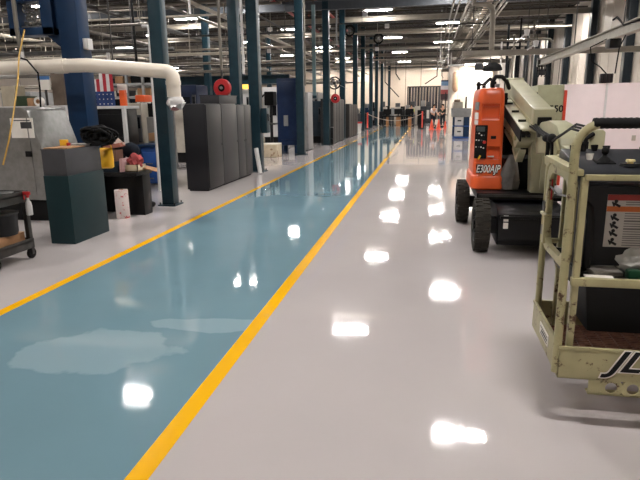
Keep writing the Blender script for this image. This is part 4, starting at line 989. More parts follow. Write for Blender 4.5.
for i, (px, y) in enumerate(((588.5, 15), (618, 12.8))):
    a = W(px, 60, y)
    if i: part(mr_, 'hanging_cord', MB().tube([(jx, y, jz-.1), (a.x, y, 2.7), (a.x-.03, y, 2.2)], .013, 6), blackmatte)
cl = W(540, 62, 21.5)
hg = thing('hose_cluster', 'dark cluster of hooks and hoses hanging at the far end of the monorail', 'hooks', (jx, 21.4, jz-.5))
mb = MB()
for k in range(6):
    x = jx-.12+.05*k
    mb.tube([(x, 21.4, jz-.1), (x+.02*(k % 3), 21.42, jz-.3-.07*(k % 3)), (x-.03, 21.38, jz-.42-.08*(k % 2))], .018, 6)
part(hg, 'hoses', mb, blackmatte)
part(hg, 'hook_block', MB().box(jx-.1, jx+.12, 21.32, 21.45, jz-.45, jz-.25), darkgrey, .02)
for i, (px, y) in enumerate(((556, 19.3), (562, 18.7))):
    a = W(px, 80, y)
    single('thin_pull_cord', MB().cyl((jx-.03+.06*i, y, jz-.1), (jx-.05+.06*i, y, 2.1), .008, n=5), blackmatte, '%s thin cord under the far part of the monorail' % ('left' if i == 0 else 'right'), 'cord')
# dark dome lamp and box
d = W(492.5, 66.5, 24)
dl = thing('dark_dish_hood', 'big dark dish-shaped hood hanging right of the bright booth board', 'hood', (d.x, 24, d.z))
part(dl, 'dish', MB().lathe([(.02, .14), (.14, .15), (.3, .06), (.37, -.06), (.38, -.14), (.3, -.17), (.02, -.17)], (d.x, 24, d.z), 24), blackmatte)
part(dl, 'box', MB().box(d.x-.68, d.x-.36, 23.85, 24.15, d.z-.12, d.z+.12), midgrey, .02)
part(dl, 'stem', MB().cyl((d.x-.1, 24, d.z+.1), (d.x-.1, 24, ZT), .02, n=6), dullsteel)
# dark verticals before the right wall
random.seed(51)
for i, (px, Y, rr, m) in enumerate(((506, 30, .06, darkteal), (512, 34, .05, pipegrey), (518, 28, .04, blackmatte), (526, 33, .07, darkgrey), (531, 29, .05, pipegrey), (500, 36, .05, white))):
    a = W(px, 75, Y)
    single('wall_standpipe', MB().cyl((a.x, Y, 0), (a.x, Y, 5.4), rr, n=10), m, 'upright pipe in the group behind the lift boom, %s from the left' % ['second', 'third', 'fourth', 'fifth', 'sixth', 'first'][i], 'pipe')
# overhead pipes, left and centre
for i, (x, z) in enumerate(((-4.75, 5.98), (-6.5, 5.98))):
    single('sprinkler_pipe', MB().cyl((x, 5, z), (x, 62, z), .07, n=10).cyl((x, 15, z), (x, 15, ZT), .012, n=5).cyl((x, 32, z), (x, 32, ZT), .012, n=5).cyl((x, 50, z), (x, 50, ZT), .012, n=5), redpipe, 'red-brown sprinkler pipe under the roof, %s of two' % ('right-hand' if i == 0 else 'left-hand'), 'pipe')
random.seed(61)
runs = []
k = 0
for y, z in ((26.8, 5.3), (31.5, 5.42), (36.8, 5.2), (41.6, 5.46), (47, 5.26), (52.5, 5.4), (58, 5.36), (63.5, 5.44)):
    runs.append(('X', y, z, -30, 7 if k % 2 else 1.15, .035+.008*(k % 3))); k += 1
for y, z, x1 in ((17.2, 4.75, -4.6), (21.6, 4.35, -4.8), (22.6, 3.95, -5), (27.6, 4.45, -5), (33, 4.1, -5.2), (38.1, 4.3, -5), (13.2, 3.6, -6.6), (15, 3.2, -6.8), (18.2, 3.36, -5.8), (20.9, 2.98, -5.8), (26.1, 3.26, -5), (30.6, 3.04, -5), (36.1, 3.16, -5), (42, 3.34, -5), (48, 3.56, -5), (23.7, 3.5, -5), (28.9, 3.7, -5), (16.1, 4.2, -5.6), (19.9, 5.1, -5)):
    runs.append(('X', y, z, -30, x1, random.choice((.03, .04, .05, .06))))
for j, x in enumerate((-6.0, -6.9, -8.4, -10.3, -11.1, -13.7, -15, -18.2, -20.3, -23)):
    runs.append(('Y', x, 4.82+.03*j-(.2 if j % 2 else 0), 10.5+.8*j, 60, (.04, .06, .05, .08)[j % 4]))
nx = ny = 0
for ax, c, z, a0, a1, r in runs:
    mb = MB()
    if ax == 'X':
        mb.cyl((a0, c, z), (a1, c, z), r, n=10)
        for x in range(int(a0)+2, int(a1), 5): mb.cyl((x+.3*(nx % 5), c, z), (x+.3*(nx % 5), c, ZT), .014, n=5)
        lbl = 'pale pipe crossing the hall under the roof, %s of the crossing pipes' % NTH(nx); nx += 1
    else:
        mb.cyl((c, a0, z), (c, a1, z), r, n=10)
        for y in range(int(a0)+2, int(a1), 6): mb.cyl((c, y+.4, z), (c, y+.4, ZT), .014, n=5)
        lbl = 'pale pipe running away over the left bay, %s from the walkway' % ORD[ny]; ny += 1
    single('overhead_pipe', mb, [pipegrey, dullsteel, mat('pale_conduit', (160, 152, 138), .45)][(nx+ny) % 3], lbl, 'pipe')
# hose coils hung over the aisle
for i, (px, py, Y) in enumerate(((349.5, 30.5, 31), (378.5, 38.5, 34))):
    c = W(px, py, Y)
    t = thing('hose_coil', 'round black hose coil hanging over the walkway, %s one' % ('left' if i == 0 else 'right'), 'hose', c)
    mb = MB()
    for k in range(3): mb.tube(arc(c+Vector((0, .06*k, 0)), .27-.02*k, 0, 2*PI*23/24, 23), .035, 6, closed=True)
    part(t, 'coil', mb, blackmatte)
    part(t, 'hub', MB().cyl(c+Vector((0, -.03, 0)), c+Vector((0, .15, 0)), .08, n=10), lightgrey)
    part(t, 'hanger', MB().cyl(c+Vector((0, .06, .25)), (c.x, Y+.06, ZT), .012, n=5).box(c.x-.015, c.x+.015, Y+.045, Y+.075, c.z-.2, c.z+.27), dullsteel)
for i, (px, py, Y) in enumerate(((365, 14, 27), (387, 26, 30), (328, 26, 29), (270, 29, 29), (269, 51, 32), (377, 49, 36))):
    c = W(px, py, Y)
    t = thing('ceiling_sensor', 'small pale box hanging from the roof, %s of the row over the walkway' % ORD[i], 'sensor', c)
    part(t, 'box', MB().box(c.x-.11, c.x+.11, Y-.09, Y+.09, c.z-.1, c.z+.1), white, .02)
    part(t, 'rod', MB().cyl(c, (c.x, Y, ZT), .012, n=5), dullsteel)
for i, (px, y, z0, x_) in enumerate(((208, 12.2, 3.9, 0), (190.5, 14.5, 4.0, 0), (133, 14, 2.6, 0), (241.5, 15, 2.5, 0), (304, 18.5, 2.3, 0), (336.5, 26, 4.3, 0))):
    a = W(px, 20, y)
    single('drop_pipe', MB().cyl((a.x, y, z0), (a.x, y, ZT), .035, n=8), [white, white, black, white, pipegrey, lightgrey][i], ['pale drop pipe left of the red reel conduit', 'pale drop pipe above the white pipe elbow', 'black drop pipe left of the nearest teal column', 'white drop pipe between the two teal columns behind the cabinets', 'pale grey pipe running down beside the third teal column', 'thin grey drop pipe near the left hose coil'][i], 'pipe')
# ------------------------------------------------------------------ platform lift
LF = thing('boom_lift', 'orange and cream boom lift with black chassis and worn cream platform, right foreground', 'boom lift', (1.15, 7.2, 0))
ch_ = part(LF, 'chassis', MB().prism([(6.3, .09), (6.24, .16), (6.24, .44), (6.45, .5), (8.2, .5), (8.3, .42), (8.3, .16), (8.2, .12)], 'X', .8, 1.52), mat('chassis_black', (30, 30, 32), .38, var=.2), .012)
part(ch_, 'axle', MB().box(.66, 1.64, 6.32, 6.5, .22, .38), black)
part(ch_, 'axle', MB().box(.56, 1.64, 7.98, 8.18, .22, .38), black)
for z0 in (.29, .37): part(ch_, 'sticker', MB().box(.855, .905, 6.23, 6.239, z0, z0+.065), paper)
part(ch_, 'bumper_lip', MB().box(.82, 1.5, 6.21, 6.245, .4, .43), black, .006)
def wheel(x, y, out):
    w = .165; c = (x, y, .295); r = .295
    t = part(LF, 'wheel', MB().lathe([(.18, -w/2+.02), (r-.035, -w/2), (r-.008, -w/2+.02), (r, -w/2+.05), (r, w/2-.05), (r-.008, w/2-.02), (r-.035, w/2), (.18, w/2-.02)], c, 40, 'X', True), rubber)
    tr = MB()
    for k in range(26):
        a = 2*PI*k/26
        for s in (-1, 1):
            cx = x+s*w*.24; cc = Vector((cx, y+math.cos(a+s*.06)*(r-.003), .295+math.sin(a+s*.06)*(r-.003)))
            tr.obox(cc, (w*.44, .045, .016), (a+s*.06-PI/2+PI, 0, 0))
    part(t, 'tread', tr, rubber)
    part(t, 'rim', MB().lathe([(.02, out*.06), (.1, out*.06), (.12, out*.03), (.17, out*.04), (.185, out*.075), (.185, -out*.07), (.02, -out*.07)], c, 28, 'X'), darkgrey)
    hb = MB().cyl((x+out*.03, y, .295), (x+out*.085, y, .295), .055, n=16)
    for k in range(6): hb.cyl((x+out*.055, y+.08*math.cos(k*PI/3), .295+.08*math.sin(k*PI/3)), (x+out*.075, y+.08*math.cos(k*PI/3), .295+.08*math.sin(k*PI/3)), .012, n=6)
    part(t, 'hub', hb, black)
for x, y, o in ((.635, 6.41, -1), (.53, 8.08, -1), (1.66, 6.41, 1), (1.66, 8.08, 1)): wheel(x, y, o)
tt = part(LF, 'turntable', MB().lathe([(.02, .48), (.42, .48), (.42, .55), (.02, .55)], (1.15, 7.4, 0), 36).box(.6, 1.62, 6.68, 8.35, .53, .61), black, .01)
part(tt, 'deck_lip', MB().box(.62, 1.6, 6.655, 6.69, .57, .6), dullsteel)
part(tt, 'deck_light', MB().box(1.3, 1.42, 6.7, 6.76, .61, .635), lightgrey, .008)

# orange hood: rounded plan, swelling skirt at the foot, rounded top
def rrect(x0, x1, y0, y1, r, z, n=6):
    P = []
    for cx, cy, a0, rr in ((x0+r[0], y0+r[0], PI, r[0]), (x1-r[1], y0+r[1], 1.5*PI, r[1]), (x1-r[2], y1-r[2], 0, r[2]), (x0+r[3], y1-r[3], .5*PI, r[3])):
        for i in range(n+1):
            a = a0+PI/2*i/n; P.append((cx+rr*math.cos(a), cy+rr*math.sin(a), z))
    return P
hx0, hx1, hy0, hy1 = .57, .9, 6.95, 7.85
prof = [(.615, .012), (.63, .025), (.76, .022), (.785, .008), (.79, .0), (.93, .0), (.935, -.004), (1.2, -.008), (1.6, -.015), (1.7, -.02), (1.76, -.028), (1.79, -.045), (1.8, -.075)]
rings = [rrect(hx0-d, hx1+d*.6, hy0-d, hy1+d, (.12+d, .05, .06, .12+d), z) for z, d in prof]
hm = MB().loft(rings)
hood_me = hm.mesh(Vector(LF.location), sharp=30)
hood = put('orange_hood', hood_me, orange, LF)
def carve(ob, cutters):
    tmp = bpy.data.objects.new('tmp', bpy.data.meshes.new('tmp')); 
    cm = MB()
    me = cutters
    tmp.data = me; COL.objects.link(tmp); tmp.location = ob.parent.location
    md = ob.modifiers.new('cut', 'BOOLEAN'); md.object = tmp; md.operation = 'DIFFERENCE'; md.solver = 'FAST'
    bpy.context.view_layer.update()
    new = bpy.data.meshes.new_from_object(ob.evaluated_get(bpy.context.evaluated_depsgraph_get()))
    ob.modifiers.clear(); bpy.data.objects.remove(tmp)
    if len(new.polygons) > 20:
        ob.data = new; new.name = ob.name
        new.polygons.foreach_set('use_smooth', [True]*len(new.polygons)); new.set_sharp_from_angle(angle=R(30))
cut = MB().loft([rrect(.635, .84, 6.9, 7.02, (.01,)*4, 1.43), rrect(.635, .84, 6.9, 7.03, (.01,)*4, 1.5), rrect(.635, .84, 6.9, 7.0, (.01,)*4, 1.62)])
cut.loft([rrect(.7, .865, 6.9, 7.01, (.01,)*4, .97), rrect(.7, .865, 6.9, 7.02, (.01,)*4, 1.06), rrect(.7, .865, 6.9, 6.985, (.01,)*4, 1.13)])
carve(hood, cut.mesh(Vector(LF.location), bevel=.012))
part(hood, 'recess_grip', MB().box(.65, .825, 6.985, 7.0, 1.585, 1.61), orangedark, .004)
part(hood, 'recess_slot', MB().box(.725, .8, 6.975, 6.99, 1.0, 1.015), paper)
PC, PA = Vector((.64, 6.958, 1.18)), R(-24)
pu = Vector((math.cos(PA), math.sin(PA), 0)); pn_ = Vector((math.sin(PA), -math.cos(PA), 0))
def pface(u, z, n): return PC+pu*u+pn_*n+Vector((0, 0, z))
cp = part(LF, 'ground_control_panel', MB().obox(PC, (.14, .05, .39), (0, 0, PA)), blackmatte, .012)
part(cp, 'display', MB().obox(pface(0, .15, .027), (.1, .006, .055), (0, 0, PA)), mat('display_grey', (84, 92, 92), .3), .003)
random.seed(2)
for k in range(12):
    u, z = -.045+.03*(k % 4), .09-.075*(k//4)+random.uniform(-.012, .012)
    part(cp, 'switch', MB().cyl(pface(u, z, .024), pface(u, z, .036), .008, n=8), paper if k % 3 else midgrey)
part(cp, 'emergency_stop', MB().cyl(pface(.055, 0, .024), pface(.055, 0, .045), .018, n=14), mat('stop_red', (190, 40, 30), .4))
part(cp, 'key_tag', MB().obox(pface(0, -.18, .03), (.02, .006, .05), (0, .5, PA)), yellowp)
part(hood, 'warning_plate', MB().box(.75, .81, 6.95, 6.965, 1.215, 1.25), black, .002)
for i, (z0, z1) in enumerate(((1.55, 1.64), (1.44, 1.52), (1.38, 1.43))):
    part(hood, 'sticker', MB().obox((.588, 7.04, (z0+z1)/2), (.07, .016, z1-z0), (0, 0, -1.05)), paper if i else lightgrey)
bd = part(hood, 'letter_band', MB().obox((.635, 6.955, .865), (.07, .012, .1), (0, 0, -.2)), mat('dark_maroon', (70, 22, 18), .4))
text(LF, 'model_lettering', 'E300AJP', .125, black, (.6, 6.9395, .822), (1, 0, 0), (0, 0, 1), shear=.25, offset=.012, ext=.001, fit=.285)
text(LF, 'model_lettering', 'E300AJP', .125, mat('letter_white', (236, 232, 226), .5), (.602, 6.9375, .823), (1, 0, 0), (0, 0, 1), shear=.25, offset=.002, ext=.0012, fit=.279)
# cable chain and bits on the hood top
tm = part(LF, 'hose_loop', MB().tube([(.8, 7.6, 1.75), (.8, 7.6, 1.88), (.84, 7.6, 1.95), (.92, 7.65, 1.95), (1.0, 7.8, 1.9), (1.06, 8.0, 1.82)], .026, 10).tube([(.72, 7.7, 1.75), (.71, 7.7, 1.86), (.78, 7.7, 1.93), (.84, 7.7, 1.88), (.84, 7.7, 1.76)], .025, 8), blackmatte)
part(tm, 'clamp', MB().box(.83, .88, 7.5, 7.6, 1.76, 1.86), lightgrey, .01)
part(LF, 'beacon_bracket', MB().box(.6, .72, 7.5, 7.56, 1.84, 1.87).box(.61, .65, 7.5, 7.56, 1.77, 1.89), black, .006)
# dark tower behind the boom, mast and links
part(LF, 'tower_post', MB().box(.96, 1.0, 7.6, 8.4, .6, 1.75).box(1.32, 1.36, 7.6, 8.4, .6, 1.75).box(1.0, 1.32, 8.3, 8.4, .6, 1.7), blackmatte, .01)
bb_ = part(LF, 'battery_box', MB().box(.93, 1.3, 7.05, 8.2, .61, .98), blackmatte, .02)
fm = MB()
random.seed(9)
rg = []
for z, r in ((.62, .1), (.7, .12), (.82, .1), (.95, .07), (1.03, .03)):
    rg.append([(1.0+r*math.cos(t)*random.uniform(.8, 1.2), 6.98+r*.6*math.sin(t)*random.uniform(.8, 1.2), z) for t in [2*PI*i/14 for i in range(14)]])
part(bb_, 'plastic_film', fm.loft(rg), mat('grey_film', (120, 118, 116), .25, var=.3, bump=.6, bscale=20), label='crumpled grey plastic film')
ms_ = part(LF, 'mast', MB().prism([(1.19, .62), (1.38, .62), (1.38, 1.0), (1.36, 1.34), (1.16, 1.36), (1.17, 1.05)], 'Y', 6.68, 6.9), cream, .012)
part(ms_, 'rib_plate', MB().box(1.28, 1.3, 6.66, 6.69, .66, 1.28), cream)
part(ms_, 'pivot_pin', MB().cyl((1.12, 6.8, 1.25), (1.42, 6.8, 1.25), .035, n=14), dullsteel)
part(LF, 'link_bracket', MB().prism([(7.15, 1.36), (6.6, 1.34), (6.55, 1.22), (6.8, 1.12), (7.0, 1.22), (7.15, 1.28)], 'X', 1.0, 1.16).prism([(7.1, 1.14), (6.8, 1.02), (6.6, 1.12), (6.62, 1.08), (6.8, .96), (7.12, 1.08)], 'X', 1.02, 1.1), cream, .006)
# upper boom
p, q = Vector((1.21, 8.65, 1.84)), Vector((1.175, 6.15, 1.44))
ub = part(LF, 'upper_boom', MB().bar(p, q, .22, .25, w2=.19, h2=.21), cream, .01)
part(ub, 'end_collar', MB().bar(q+(p-q)*.05, q-(p-q)*.004, .21, .235), cream, .006)
part(ub, 'wear_pad', MB().bar(q-(p-q)*.004, q-(p-q)*.02, .13, .08), blackmatte)
part(ub, 'rear_cap', MB().bar(p+(p-q)*.012, p-(p-q)*.03, .235, .27), cream, .006)
part(ub, 'seam', MB().bar(p+Vector((-.112, 0, -.05)), q+Vector((-.098, 0, -.04)), .006, .02), creamworn)
p2, q2 = Vector((1.03, 8.0, 1.66)), Vector((1.02, 6.15, 1.35))
ht_ = part(LF, 'hose_tray', MB().bar(p2, q2, .13, .025), cream, .004)
part(ht_, 'tray_side', MB().bar(p2+Vector((-.06, 0, -.06)), q2+Vector((-.06, 0, -.06)), .015, .12), blackmatte)
for k in (0, 1): part(ht_, 'hose', MB().bar(p2+Vector((-.03+.05*k, 0, -.06)), q2+Vector((-.03+.05*k, 0, -.06)), .035, .035), black)
for k in (.2, .5, .8): part(ht_, 'clip', MB().obox(p2.lerp(q2, k)+Vector((.0, 0, .02)), (.08, .03, .03)), black)
part(LF, 'lower_boom', MB().bar((1.02, 8.3, 1.5), (1.04, 6.7, 1.26), .12, .1).bar((1.0, 8.3, 1.4), (1.0, 6.9, 1.16), .03, .05), creamworn, .008)
part(LF, 'lift_cylinder', MB().cyl((1.12, 8.1, 1.2), (1.15, 7.3, 1.5), .04, n=14).cyl((1.15, 7.3, 1.5), (1.16, 6.9, 1.64), .022, n=12), dullsteel)
# jib, hoses, support of the platform
jb = part(LF, 'jib', MB().prism([(6.3, 1.36), (6.05, 1.43), (5.7, 1.455), (5.35, 1.42), (5.15, 1.32), (5.1, 1.2), (5.3, 1.12), (5.8, 1.14), (6.2, 1.1), (6.3, 1.2)], 'X', 1.13, 1.29), cream, .014)
part(jb, 'pivot_pin', MB().cyl((1.1, 6.05, 1.32), (1.34, 6.05, 1.32), .04, n=14), dullsteel)
part(jb, 'side_plate', MB().prism([(5.7, 1.3), (5.6, 1.06), (5.25, 1.04), (5.12, 1.22), (5.3, 1.34)], 'X', 1.105, 1.13), creamworn, .004)
hs = MB()
for k in range(3):
    d = Vector((.018*k, 0, .016*(k-1)))
    hs.tube([Vector((1.06, 6.25, 1.4))+d, Vector((1.06, 5.72, 1.35))+d*.6, Vector((1.06, 5.2, 1.3))+d, Vector((1.06, 4.88, 1.36))+d*.8, Vector((1.06, 4.52, 1.44))+d, Vector((1.07, 4.3, 1.43))+d, Vector((1.08, 4.1, 1.34))+d], .009, 8)
hs.ball((1.06, 5.36, 1.31), .04, 12, 8, (1.0, 1.5, .9)).ball((1.06, 5.15, 1.32), .04, 12, 8)
hs.tube([(1.06, 5.3, 1.3), (1.06, 5.28, 1.22), (1.07, 5.34, 1.16)], .018, 8).tube([(1.06, 5.15, 1.3), (1.06, 5.1, 1.18)], .014, 8)
part(jb, 'hose_bundle', hs, blackmatte)
sp_ = part(LF, 'platform_support', MB().prism([(1.06, 1.0), (1.155, 1.0), (1.155, 1.42), (1.14, 1.435), (1.07, 1.435), (1.06, 1.42)], 'Y', 4.0, 4.2), cream, .012)
part(sp_, 'rotator', MB().cyl((1.13, 3.92, .5), (1.13, 3.92, 1.24), .075, n=18), creamworn)
part(sp_, 'neck', MB().bar((1.2, 5.3, 1.2), (1.18, 4.2, 1.16), .12, .13), cream, .01)
part(sp_, 'mount_bar', MB().box(.95, 1.45, 3.5, 3.6, .36, .5).box(1.08, 1.26, 3.55, 3.95, .38, .6), creamworn, .008)
part(sp_, 'hose', MB().tube([(.995, 4.0, 1.28), (.99, 4.02, 1.4), (1.02, 4.05, 1.43), (1.08, 4.05, 1.42)], .014, 8).tube([(1.035, 3.98, 1.28), (1.03, 3.98, 1.38), (1.08, 4.0, 1.41)], .015, 8).box(.985, 1.045, 3.96, 4.0, 1.28, 1.36), blackmatte)

# platform
px0, px1, py0, py1, pz0, pz1 = .68, 1.9, 2.74, 3.44, .27, .435
PF = part(LF, 'platform_toe_board', MB().box(px0, px1, py0, py0+.006, pz0, pz1).box(px0, px1, py1-.006, py1, pz0, pz1).box(px0, px0+.006, py0, py1, pz0, pz1).box(px1-.006, px1, py0, py1, pz0, pz1)
          .box(px0, px1, py0, py0+.05, pz0, pz0+.006).box(px0, px0+.05, py0, py1, pz0, pz0+.006).box(px0-.004, px1+.004, py0-.004, py0+.012, pz1-.012, pz1+.004).box(px0-.004, px0+.012, py0, py1, pz1-.012, pz1+.004).box(px0, px1, py1-.012, py1+.004, pz1-.012, pz1+.004), creamworn, .002)
gt = MB()
y = py0+.02
while y < py1-.02: gt.box(px0+.01, px1-.01, y, y+.005, pz0+.012, pz0+.026); y += .026
x = px0+.05
while x < px1: gt.box(x, x+.006, py0+.01, py1-.01, pz0+.01, pz0+.024); x += .07
part(PF, 'grating', gt, mat('rusty_grating', (138, 104, 90), .35, .6, var=.4, scale=22))
# plate with round holes under the front edge
bk = MB(); xL = .83
bk.box(xL, xL+.055, py0-.0, py0+.01, .195, .272)
cx = xL+.105
while cx < 1.8:
    r = .028; n = 16; h2 = .05; zc_ = .2335; hz = .0385; o = len(bk.v)
    for yy in (py0, py0+.01):
        for j in range(n):
            a = 2*PI*j/n; c_, s_ = math.cos(a), math.sin(a); k = 1/max(abs(c_)/h2, abs(s_)/hz)
            bk.v.append(Vector((cx+k*c_, yy, zc_+k*s_)))
        for j in range(n): bk.v.append(Vector((cx+r*math.cos(2*PI*j/n), yy, zc_+r*math.sin(2*PI*j/n))))
    for j in range(n):
        j2 = (j+1) % n
        bk.f += [(o+j, o+j2, o+n+j2, o+n+j), (o+2*n+j, o+3*n+j, o+3*n+j2, o+2*n+j2), (o+n+j, o+n+j2, o+3*n+j2, o+3*n+j), (o+j, o+2*n+j, o+2*n+j2, o+j2)]
    cx += .1
bk.box(xL, 1.82, py0, py0+.05, .192, .2)
part(PF, 'hole_strip', bk, creamworn)
text(PF, 'maker_lettering', 'JLG', .15, mat('letter_white', (236, 232, 226)), (.868, py0-.0055, .328), (1, 0, 0), (0, 0, 1), shear=.45, offset=.009, ext=.0006, fit=.37)
text(PF, 'maker_lettering', 'JLG', .15, black, (.876, py0-.0072, .328), (1, 0, 0), (0, 0, 1), shear=.45, offset=.003, ext=.0006, fit=.355)
mp_ = part(PF, 'serial_plate', MB().prism([(2.98, .325), (3.2, .325), (3.2, .39), (2.98, .39)], 'X', px0-.004, px0), paper)
part(mp_, 'plate_print', MB().box(px0-.0052, px0-.004, 3.0, 3.18, .37, .376).box(px0-.0052, px0-.004, 3.0, 3.15, .35, .362).box(px0-.0052, px0-.004, 3.0, 3.17, .335, .342), black)
# frame tubes
r = .021
fr_ = MB()
xf = px0-.004; xc = px0+.02; yc = py0+.03; zr_ = 1.515
corner = [(xf, yc, pz0+.02), (xf, yc, 1.36)]+[(xf+.12-.12*math.cos(a), yc, 1.395+.12*math.sin(a)) for a in [PI/2*k/8 for k in range(1, 9)]]+[(px1-.14, yc, zr_)]+[(px1-.14+.12*math.sin(a), yc, zr_-.12+.12*math.cos(a)) for a in [PI/2*k/8 for k in range(1, 9)]]+[(px1-.02, yc, pz0+.02)]
RL = part(LF, 'platform_front_rail', fr_.tube(corner, r, 12), creamworn)
pad = MB()
pp_ = []; rad = []
k = 0; x = .742
while x < 1.76: pp_.append((x, yc, zr_)); rad.append(.026 if k % 2 else .0235); x += .012; k += 1
part(RL, 'foam_sleeve', pad.tube(pp_, .03, 14, rad=rad), blackmatte)
for xx in (xc+.018,): part(RL, 'corner_post', MB().box(xx, xx+.03, yc-.005, yc+.03, pz0+.02, 1.27), creamworn, .004)
part(RL, 'mid_rail', MB().box(.73, px1-.03, yc-.012, yc+.012, 1.256, 1.283), creamworn, .004)
part(RL, 'tray_rail', MB().box(.71, px1-.03, yc-.014, yc+.02, .745, .785), creamworn, .004)
yr = py1-.03
RR = part(LF, 'platform_rear_rail', MB().tube([(xc, yr, pz0+.02), (xc, yr, 1.25), (xc+.03, yr, 1.3), (xc+.08, yr, 1.315), (px1-.08, yr, 1.315), (px1-.02, yr, 1.25), (px1-.02, yr, pz0+.02)], .019, 10), creamworn)
part(RR, 'mid_post', MB().box(xc+.085, xc+.115, yr-.015, yr+.015, pz0+.02, 1.34), creamworn, .003)
part(RR, 'mid_rail', MB().tube([(xc, yr, .82), (px1-.02, yr, .82)], .016, 8), creamworn)
part(RR, 'gusset', MB().box(xc+.08, xc+.125, yr-.02, yr+.02, .66, .82), creamworn, .003)
# entry side: gate loop with an arched opening
SR = part(LF, 'platform_side_rail', MB().bar((xc, yr, 1.305), (xc, yc, 1.29), .05, .03), creamworn, .006)
def gate_ring(o, z0_, z1_, ra):
    P = []
    y0_, y1_ = yc+.045+o, yr-.04-o; z0_, z1_ = z0_+o, z1_-o
    for cy, cz, a0 in ((y1_-ra, z1_-ra, 0), (y0_+ra, z1_-ra, PI/2), (y0_+ra, z0_+ra, PI), (y1_-ra, z0_+ra, 1.5*PI)):
        for i in range(7):
            a = a0+PI/2*i/6; P.append((cy+ra*math.cos(a), cz+ra*math.sin(a)))
    return P
go, gi = gate_ring(0, .8, 1.285, .1), gate_ring(.06, .78, 1.3, .1)
gm = MB(); n = len(go)
for xx in (xc-.016, xc+.016):
    gm.v += [Vector((xx, a, b)) for a, b in go]+[Vector((xx, a, b)) for a, b in gi]
for j in range(n):
    j2 = (j+1) % n
    gm.f += [(j, j2, n+j2, n+j), (2*n+j, 3*n+j, 3*n+j2, 2*n+j2), (n+j, n+j2, 3*n+j2, 3*n+j), (j, 2*n+j, 2*n+j2, j2)]
GT = part(LF, 'platform_gate', gm, creamworn, .004)
for hz_ in (1.0, .86): part(GT, 'gate_hinge', MB().box(xc-.02, xc+.025, yr-.06, yr-.0, hz_, hz_+.06), dullsteel, .004)
part(GT, 'gate_handle', MB().box(xc-.03, xc+.01, yr-.13, yr-.09, .83, 1.0).box(xc-.035, xc+.0, yr-.14, yr-.02, .985, 1.0), creamworn, .004)
part(GT, 'red_stripe', MB().box(xc-.003, xc+.003, yr-.12, yr-.105, 1.08, 1.2), red)
part(SR, 'chain', MB().tube([(xc-.005, yc+.05, 1.17), (xc-.01, (yc+yr)/2, 1.14), (xc-.005, yr-.05, 1.16)], .006, 6), dullsteel)
# control console
CN = part(LF, 'control_console', MB().prism([(2.82, 1.24), (2.8, 1.275), (3.34, 1.362), (3.36, 1.33), (3.36, 1.22), (2.97, 1.2)], 'X', .735, 1.84), mat('console_black', (52, 54, 60), .35, var=.15), .012)
part(CN, 'lower_panel', MB().box(.76, 1.84, 2.955, 3.0, .8, 1.24), mat('panel_black', (38, 39, 44), .4, var=.1), .006)
def slope(y): return 1.275+(y-2.8)/.54*.087
js = part(CN, 'joystick_boot', MB().lathe([(.005, -.02), (.034, -.005), (.026, .012), (.011, .03), (.008, .04)], (.885, 3.05, slope(3.05)), 18), blackmatte)
part(CN, 'joystick_knob', MB().ball((.886, 3.05, slope(3.05)+.055), .018, 14, 9, (1, 1, 1.15)), blackmatte)
part(CN, 'joystick_plate', MB().obox((.885, 3.05, slope(3.05)+.002), (.09, .09, .008), (.16, 0, 0)), black, .003)
part(CN, 'stop_ring', MB().lathe([(.02, 0), (.05, 0), (.045, .012), (.02, .011)], (.985, 2.98, slope(2.98)), 22, closed=True), black)
part(CN, 'stop_button', MB().lathe([(.005, 0), (.014, 0), (.014, .02), (.022, .021), (.02, .03), (.005, .031)], (.985, 2.98, slope(2.98)), 20), mat('button_cream', (222, 204, 150), .4))
for k, (x, y) in enumerate(((.79, 3.28), (.84, 3.28), (.9, 3.29), (.955, 3.27), (.83, 3.1), (1.05, 2.93))):
    part(CN, 'switch', MB().cyl((x, y, slope(y)-.005), (x, y+.005, slope(y)+.03), .014, .02, n=12), black if k < 4 else paper)
part(CN, 'top_cover', MB().obox((1.35, 3.2, slope(3.2)+.012), (.45, .2, .02), (.16, 0, 0)), black, .006)
# decal sheet
dx0, dx1, dz0, dz1, dy = .892, 1.3, .9, 1.165, 2.953
DC = part(LF, 'safety_decal', MB().box(dx0, dx1, dy-.0015, dy+.002, dz0, dz1), mat('decal_white', (190, 186, 182), .5))
H_ = dz1-dz0
for f0, f1, mm, nm in ((.89, 1., mat('decal_red', (150, 40, 34), .5), 'red_header'), (.68, .78, mat('decal_orange', (204, 104, 44), .5), 'orange_header')):
    part(DC, nm, MB().box(dx0, dx1, dy-.0025, dy-.001, dz0+H_*f0, dz0+H_*f1), mm)
tri = MB()
for f in (.945, .73):
    z = dz0+H_*f; tri.prism([(dx0+.19, z-.009), (dx0+.214, z-.009), (dx0+.202, z+.01)], 'Y', dy-.0035, dy-.0025)
part(DC, 'warning_triangles', tri, paper)
pc, tx_ = MB(), MB()
random.seed(13)
for k, f in enumerate((.83, .57, .42, .27, .1)):
    z = dz0+H_*f
    pc.lathe([(.001, -.0015), (.009, -.0015), (.009, 0), (.001, 0)], (dx0+.04, dy-.0015, z+.012), 10, 'Y').obox((dx0+.045, dy-.002, z-.006), (.035, .0015, .012), (0, .5, 0)).obox((dx0+.028, dy-.002, z-.002), (.008, .0015, .026), (0, -.4, 0))
    for j in range(4 if k else 3):
        w_ = random.uniform(.2, .28); tx_.box(dx0+.085, dx0+.085+w_, dy-.0022, dy-.001, z+.018-j*.012, z+.0225-j*.012)
part(DC, 'pictogram_column', pc, darkgrey); part(DC, 'text_lines', tx_, mat('print_grey', (112, 110, 110), .6))
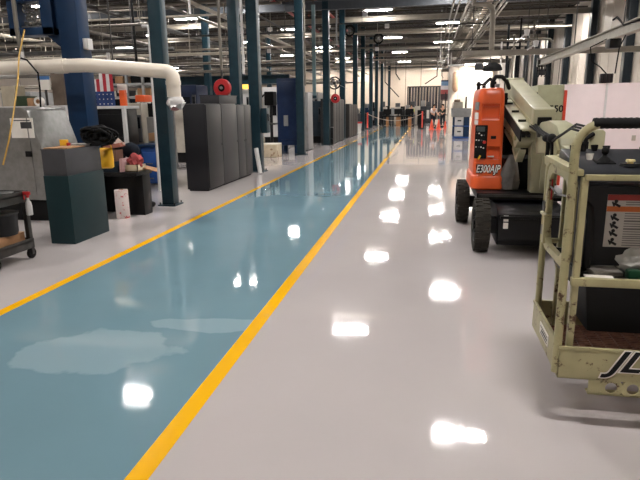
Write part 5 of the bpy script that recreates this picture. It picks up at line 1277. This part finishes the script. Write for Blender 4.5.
# tool tray with its clutter
TR = part(LF, 'tool_tray', MB().box(.72, 1.84, 2.78, 3.2, .745, .76).box(.72, 1.84, 3.19, 3.2, .76, .83).box(.72, .73, 2.8, 3.2, .76, .82), black, .004)
part(LF, 'black_guard_strap', MB().tube([(.77, 2.93, 1.13), (.8, 2.915, 1.1), (.81, 2.91, 1.04), (.81, 2.91, .8)], .022, 8), black)
TB = part(LF, 'tool_box', MB().prism([(.87, .42), (1.8, .42), (1.84, .7), (.84, .7)], 'Y', 3.0, 3.3), mat('box_black', (30, 32, 36), .5), .02)
part(TB, 'mount', MB().box(1.0, 1.7, 3.3, 3.42, .5, .6).box(1.1, 1.6, 3.05, 3.25, .7, .75), black)
single('folded_paper', MB().obox((.905, 2.95, .775), (.15, .11, .025), (.1, .05, .2)), mat('grey_manual', (150, 146, 138), .7), 'folded grey manual lying in the platform tool tray', 'manual', bevel=.004)
single('white_leaflet', MB().obox((.86, 2.86, .768), (.13, .05, .006), (0, 0, -.1)), paper, 'thin white leaflet at the front edge of the tool tray', 'leaflet')
single('black_gloves', MB().ball((.79, 2.98, .782), .05, 12, 8, (1.1, .8, .45)).ball((.76, 2.92, .78), .035, 10, 6, (1.2, .8, .5)), blackmatte, 'small black glove bundle at the left end of the tool tray', 'gloves')
random.seed(17)
bg = MB().ball((1.07, 2.98, .835), .085, 22, 14, (1.35, .8, .85))
for v in bg.v:
    v += Vector((random.uniform(-.009, .009), random.uniform(-.009, .009), random.uniform(-.009, .009))); v.z = max(v.z, .763)
single('plastic_bag', bg, plasticbag, 'crumpled clear plastic bag in the tool tray below the safety decal', 'bag', sharp=60)
single('green_pouch', MB().obox((1.09, 2.88, .785), (.2, .05, .045), (0, 0, .05)), greenp, 'green pouch in front of the clear plastic bag in the tool tray', 'pouch', bevel=.01)

# ------------------------------------------------------------------ world and render look
wd = bpy.data.worlds.new('hall'); S.world = wd; wd.use_nodes = True
wd.node_tree.nodes['Background'].inputs['Color'].default_value = (.5, .48, .45, 1)
wd.node_tree.nodes['Background'].inputs['Strength'].default_value = .03
S.view_settings.view_transform = 'Standard'; S.view_settings.look = 'None'; S.view_settings.gamma = 1
S.view_settings.use_curve_mapping = False
S.view_settings.exposure = 0.12
S.cycles.use_denoising = True
S.cycles.max_bounces = 6; S.cycles.diffuse_bounces = 4; S.cycles.glossy_bounces = 4
S.cycles.sample_clamp_indirect = 8
